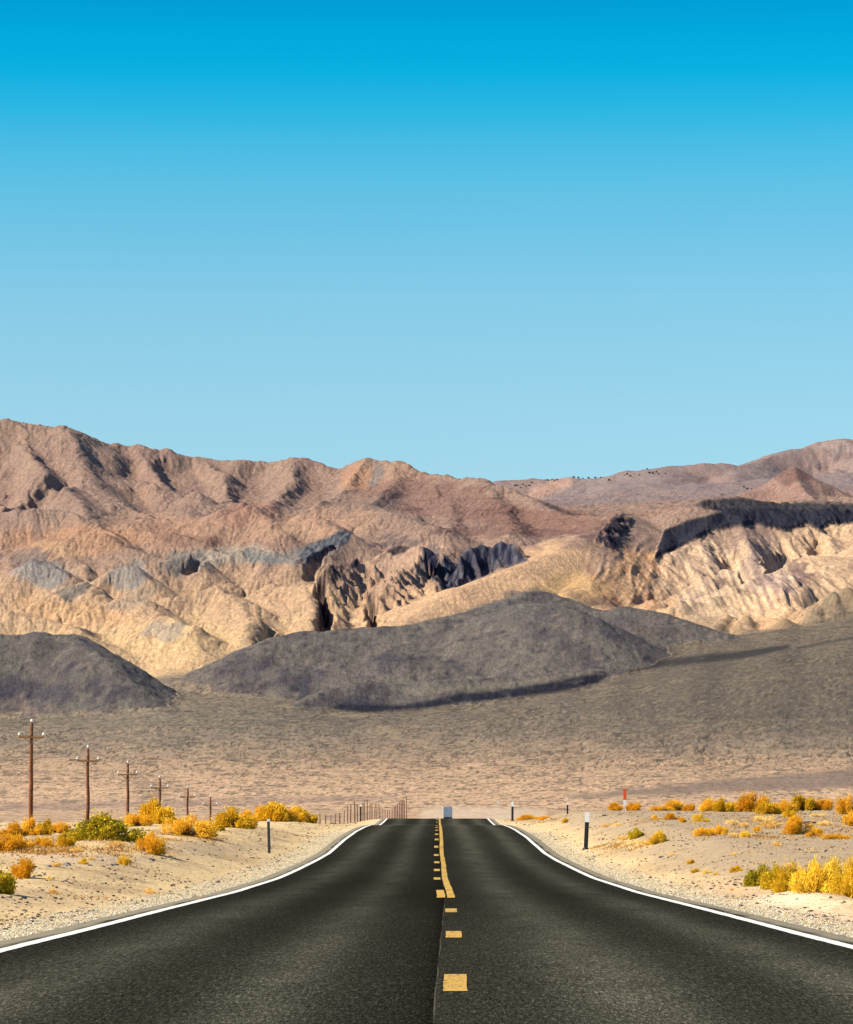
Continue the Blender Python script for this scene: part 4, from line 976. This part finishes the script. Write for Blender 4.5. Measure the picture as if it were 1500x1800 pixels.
# ================================================================== UTILITY POLES AND WIRES
wood = simple('weathered_pole_wood', (.16,.055,.022), .85, .15, .5, 3)
armw = simple('crossarm_wood', (.26,.13,.04), .85, .15, .4, 3)
porc = simple('white_porcelain', (.80,.80,.76), .4, .4, .05, 3)
steel = simple('brace_steel', (.12,.10,.08), .6, .4, .2, 5)
PX = -43.6
poles = [(56,1265),(155,1311),(225,1338),(281,1364),(330,1382),(370,1398),(402,1418)]
PLAB = ['nearest and tallest utility pole, at the far left of the line', 'second utility pole from the left, rising above the large olive green bush', 'third utility pole from the left, above the round golden bush',
 'fourth utility pole, its foot hidden by the tall rounded bush', 'fifth utility pole, above the wide golden bush', 'sixth utility pole, the last one with its crossarm in view', 'seventh utility pole, only its tip showing above the roadside bushes']
heads = []
hscale = None
for i, (u, r) in enumerate(poles):
    a, c = ray(u, r); d = PX/float(a); top = CZ+float(c)*d; gz = float(ground(PX, d)); H = top-gz
    e = tag(empty('utility_pole', (PX, d, gz)), 'brown wooden '+PLAB[i], 'utility pole', 'line of wooden utility poles running towards the mountains')
    H -= .35
    zs = np.linspace(-.5, H, 9); sway = .05
    MB().tube([(random.uniform(-1, 1)*sway*(k > 0)*(k < 8), 0, z) for k, z in enumerate(zs)], list(np.linspace(.25, .165, 9)), 12, wob=.04).build('pole', wood, e, True)
    az = H-1.55
    MB().box((0, -.21, az), (2.75, .13, .19), bev=.02).build('crossarm', armw, e)
    for s in (-1, 1):
        MB().tube([(s*.75, -.24, az-.09), (0, -.20, az-.75)], .028, 6).build('brace', steel, e)
    for (x, y, z) in ((0, 0, H), (-1.3, -.21, az+.095), (1.3, -.21, az+.095)):
        p = MB().tube([(x, y, z-.02), (x, y, z+.16)], .035, 6).build('insulator_pin', steel, e)
        MB().lathe((x, y, z+.12), [(0, .08), (.05, .165), (.11, .155), (.14, .10), (.17, .145), (.23, .14), (.28, .08), (.32, .04)], 12).build('insulator', porc, e, True)
    heads.append([(PX, d, gz+H+.42), (PX-1.3, d-.21, gz+az+.45), (PX+1.3, d-.21, gz+az+.45)])
wire_m = simple('copper_wire', (.07,.06,.05), .5, .4, .1, 1)
for k, lb in enumerate(('thin wire strung over the tips of the utility poles', 'thin wire along the left ends of the crossarms', 'thin wire along the right ends of the crossarms')):
    pts = []
    H0 = [(heads[0][k][0], heads[0][k][1]-61, heads[0][k][2]+1.7)]+[h[k] for h in heads]
    for p, q in zip(H0, H0[1:]):
        for t_ in np.linspace(0, 1, 13)[:-1]:
            pts.append((p[0]+(q[0]-p[0])*t_, p[1]+(q[1]-p[1])*t_, p[2]+(q[2]-p[2])*t_-1.3*4*t_*(1-t_)*.55))
    pts.append(H0[-1])
    tag(MB().tube(pts, .019, 5).build('power_line', wire_m), lb, 'wire', 'wires of the utility line')

# ================================================================== MARKER POSTS
blk = simple('black_post_paint', (.012,.012,.014), .6, .3, .2, 10)
wht = simple('white_post_paint', (.78,.78,.74), .6, .3, .06, 10)
org = simple('orange_post_paint', (.62,.09,.02), .6, .3, .1, 10)
gry = simple('weathered_grey_post', (.045,.05,.052), .8, .1, .4, 10)
def marker(u, rb, rt, wpx, tops, label, lean=0., d=None, lower=blk, basec=True):
    if d is None: x, y = hit(u, rb)
    else: y = d; x = float(ray(u, rb)[0]*d)
    z = float(ground(x, y)); zt = CZ+float(ray(u, rt)[1])*y; H = zt-z; wd = wpx/F*y
    e = tag(empty('marker_post', (x, y, z)), label, 'marker post', 'roadside marker posts'); e.rotation_euler = (0, lean, 0)
    def rib(z0, z1, w_):
        m = MB(); m.box((0, 0, (z0+z1)/2), (w_, .012, z1-z0)); 
        for s in (-1, 1): m.box((s*w_*.5, .012, (z0+z1)/2), (.012, .035, z1-z0-.004))
        return m
    zs = [z for z, _ in tops]+[1.0]
    rib(-.2, H*zs[0], wd).build('post', lower, e)
    for (z0, mt_), z1 in zip(tops, zs[1:]):
        rib(H*z0+.002, H*z1, wd*1.12).build('reflective_band' if mt_ is wht else 'painted_top', mt_, e)
    if basec: MB().lathe((0, 0, -.05), [(0, wd*.95), (.09, wd*.9), (.14, wd*.55), (.16, wd*.3)], 10).build('base', lower, e, True)
    return e
marker(1030, 1494, 1428, 6.6, [(.74, wht)], 'black marker post with a white top on the right bank, largest of the posts', lean=.05)
marker(473.5, 1500, 1440, 4.2, [(.93, wht)], 'grey-black marker post with a small white cap on the left bank', lean=-.03, lower=gry, basec=False)
marker(901, 1443, 1409, 3.6, [(.74, wht)], 'dark marker post with a white top beyond the crest, right of the road', lean=.015)
marker(998, 1431, 1411, 2.6, [(.80, wht)], 'smallest dark marker post with a pale tip, between two others on the right', basec=False)
marker(1099, 1424, 1387, 4.6, [(.5, org)], 'white marker post with an orange top standing among golden bushes', lower=wht, basec=False)
# ---- row of posts left of the road, shimmering beyond the crest
fw = simple('fence_wood', (.13,.07,.045), .9, .1, .4, 5); fw2 = simple('reddish_fence_wood', (.24,.13,.10), .9, .1, .3, 5)
FP = [(562.7,1429,2.0),(572.7,1432,2.0),(582,1433,1.6),(590,1431,1.6),(597.5,1429,2.4),(605.3,1425,1.6),(611.3,1417,1.8),(616.7,1414.5,2.2),(623.7,1409,2.4),(628.5,1414,2),
 (633.3,1416,1.3),(638,1412,1.8),(641,1410.5,1.6),(646,1405.5,1.8),(650.5,1410,1.5),(654,1411,1.7),(659.3,1412.5,1.8),(662.5,1414,1.6),(666.5,1413,1.9),(669.5,1416,1.6),(673,1421,1.8),(677,1422,1.8),(681,1423,1.8),(685,1424,2),
 (689,1422,2.2),(692.5,1418,2.2),(696,1415,2.4),(699,1412,2.4),(702,1409,2.6),(705,1406,2.6),(708,1406,2.6),(711,1407,2.6),(714.5,1402,2.2)]
for i, (u, rt, wp) in enumerate(FP):
    d = float(np.interp(u, [562, 600, 640, 670, 690, 716], [264, 285, 330, 420, 560, 800]))
    x = float(ray(u, 1430)[0]*d); g0 = float(ground(x, d)); zt = CZ+float(ray(u, rt)[1])*d; s = wp/2/F*d
    m = MB().tube([(0, 0, g0-.3-g0), (random.uniform(-.3, .3)*s, 0, (zt-g0)*.5), (random.uniform(-.5, .5)*s, 0, zt-g0)], [s*1.05, s, s*.8], 7, wob=.1)
    o = m.build('fence_post', fw if u < 668 else fw2, None, False); o.location = (x, d, g0)
    ORD = ['first', 'second', 'third', 'fourth', 'fifth', 'sixth', 'seventh', 'eighth', 'ninth', 'tenth', 'eleventh', 'twelfth', 'thirteenth', 'fourteenth', 'fifteenth']
    if i < 5: lb = ORD[i]+' of the short, well spaced dark fence posts at the left end of the row'
    elif i == 8: lb = 'tallest dark wooden fence post in the left half of the post row'
    elif u < 668: lb = ORD[i-5-(i > 8)]+' thin brown fence post from the left in the crowded middle of the row'
    else: lb = ORD[i-19]+' reddish fence post from the left in the far part nearest the road'
    tag(o, lb, 'fence post', 'fence posts left of the road')
marker(634.2, 1445, 1415, 2.6, [(.9, wht)], 'black marker post with a pale tip standing inside the row of fence posts', d=262, basec=False)

# ================================================================== TRUCK ON THE ROAD, FAR OFF
tm = simple('truck_box_paint', (.30,.34,.40), .6, .3, .08, 1); tw = simple('truck_white_paint', (.75,.76,.76), .5, .3, .04, 1)
tb = simple('tyre_rubber', (.02,.02,.02), .8, .2, .1, 3); tg = simple('truck_glass', (.03,.04,.05), .2, .5, .05, 1)
ty = 905.0; tx = float(ray(787.5, 1430)[0]*ty); tz = float(zroad(ty))
e = tag(empty('box_truck', (tx, ty, tz)), 'blue-grey box truck far away on the road, at the end of the yellow line', 'truck')
MB().box((0, 0, 2.35), (2.2, 6.2, 2.75), bev=.05).build('cargo_box', tm, e)
MB().box((0, -3.13, 2.3), (2.1, .05, 2.45)).build('rear_door', simple('truck_door_paint', (.24,.28,.34), .6, .3, .1, 1), e)
MB().box((-1.26, 0, 2.35), (.06, 6.1, 2.6)).build('side_panel', tw, e)
cb = MB().box((0, 4.0, 1.7), (2.2, 1.7, 2.1), bev=.15).build('cab', tw, e)
MB().box((0, 4.87, 2.1), (1.9, .04, .8)).build('windscreen', tg, cb)
MB().box((0, .3, .8), (1.1, 8.6, .25)).build('chassis', tb, e)
MB().box((0, -3.2, .62), (2.3, .15, .18)).build('bumper', tb, e)
for sx_ in (-1, 1):
    MB().box((sx_*1.0, -3.17, .95), (.2, .06, .14)).build('tail_light', simple('tail_light_red', (.5,.03,.02), .4, .4, .1, 1), e)
    for yy_ in (-1.9, 3.6):
        MB().tube([(sx_*.78, yy_, .48), (sx_*1.12, yy_, .48)], .48, 16).build('wheel', tb, e)
# ================================================================== FAR-OFF WHITE VAN AND JUNIPERS (stand on the mountain mesh)
def far_ground(u, row, dmin, dmax):
    i = int(round((u-UU[0])/du)); j0, j1 = np.searchsorted(DD, dmin), np.searchsorted(DD, dmax)
    _, rr = proj(X[j0:j1, i], Y[j0:j1, i], Z[j0:j1, i])
    top = np.minimum.accumulate(rr)
    k = np.nonzero(top <= row)[0]; k = k[0] if len(k) else int(np.argmin(rr))
    return float(X[j0+k, i]), float(Y[j0+k, i]), float(Z[j0+k, i])
x, y, z = far_ground(877, 1414.5, 1900, 4000)
e = tag(empty('parked_van', (x, y, z)), 'tiny white van parked far out on the plain, left of the farther marker post', 'van')
vb = MB(); vb.box((0, 0, .95), (1.9, 4.6, 1.1), bev=.18); vb.box((0, -.4, 1.75), (1.7, 3.2, .7), bev=.2); vb.build('body', tw, e)
MB().box((0, -2.02, 1.75), (1.3, .04, .4)).build('rear_window', tg, e)
for sx_ in (-1, 1):
    for yy_ in (-1.5, 1.5): MB().tube([(sx_*.75, yy_, .36), (sx_*.98, yy_, .36)], .36, 12).build('wheel', tb, e)
jm = leafmat('juniper_leaves', [(.35, (.03,.04,.022)), (.5, (.05,.06,.035)), (.65, (.08,.085,.05))], trans=.1)
jf, js = bush_np(99, 'leafy'); jf.materials.append(jm)
jt = MB().tube([(0, 0, -.3), (.03, 0, .2), (0, .03, .55)], [.09, .07, .03], 7).build('trunk', stem_m); tr_mesh = jt.data; bpy.data.objects.remove(jt)
JL = [(906,857),(910,855),(915,859),(920,853),(926,857),(931,855),(936,851),(960,845),(965,846),(971,844),(976,846),(981,845),(1010,842),(1018,841),(1026,842),(1036,841),(1047,841),(1058,842),(1073,846),
      (1100,838),(1105,836),(1110,839),(1116,834),(1126,836),(1141,821),(1145,833),(1150,834),(1155,832),(1160,834),(1171,834),(1310,857),(1317,861),(1325,862),(1321,864)]
ORD2 = ['first', 'second', 'third', 'fourth', 'fifth', 'sixth', 'seventh', 'eighth', 'ninth', 'tenth', 'eleventh', 'twelfth', 'thirteenth', 'fourteenth', 'fifteenth', 'sixteenth', 'seventeenth', 'eighteenth', 'nineteenth', 'twentieth']
JLAB = []; _ct2 = {}
for u, r in JL:
    if u < 938: g_ = 'tiny dark juniper from the left where the far hills emerge behind the brown range'
    elif u < 990: g_ = 'tiny dark juniper from the left in the tight skyline row right of the notch'
    elif u < 1080: g_ = 'tiny dark juniper from the left along the flat far skyline'
    elif u < 1130: g_ = 'tiny dark juniper from the left on the rising step of the far skyline'
    elif u < 1200: g_ = 'tiny dark juniper from the left below the rounded far hilltop'
    else: g_ = 'tiny dark juniper from the left beside the reddish pointed hill'
    _ct2[g_] = _ct2.get(g_, 0)+1; JLAB.append(ORD2[_ct2[g_]-1]+' '+g_)
for q, (u, r) in enumerate(JL):
    x, y, z = far_ground(u, r, 9600, 13500)
    e = tag(empty('juniper_tree', (x, y, z), random.uniform(0, 6)), None, 'tree', 'dark junipers dotting the far hills')
    s = random.uniform(2.0, 4.0); e.scale = (s, s, s*1.25)
    link('crown', jf, None, e).location = (0, 0, .12); link('trunk', tr_mesh, None, e)
    e['label'] = JLAB[q]
    _ = ('tiny dark juniper on the skyline of the far right hills' if r < 848 else ('tiny dark juniper in the patch left of the reddish pointed hill' if u > 1300 else 'tiny dark juniper on the slope where the far hills meet the brown range'))
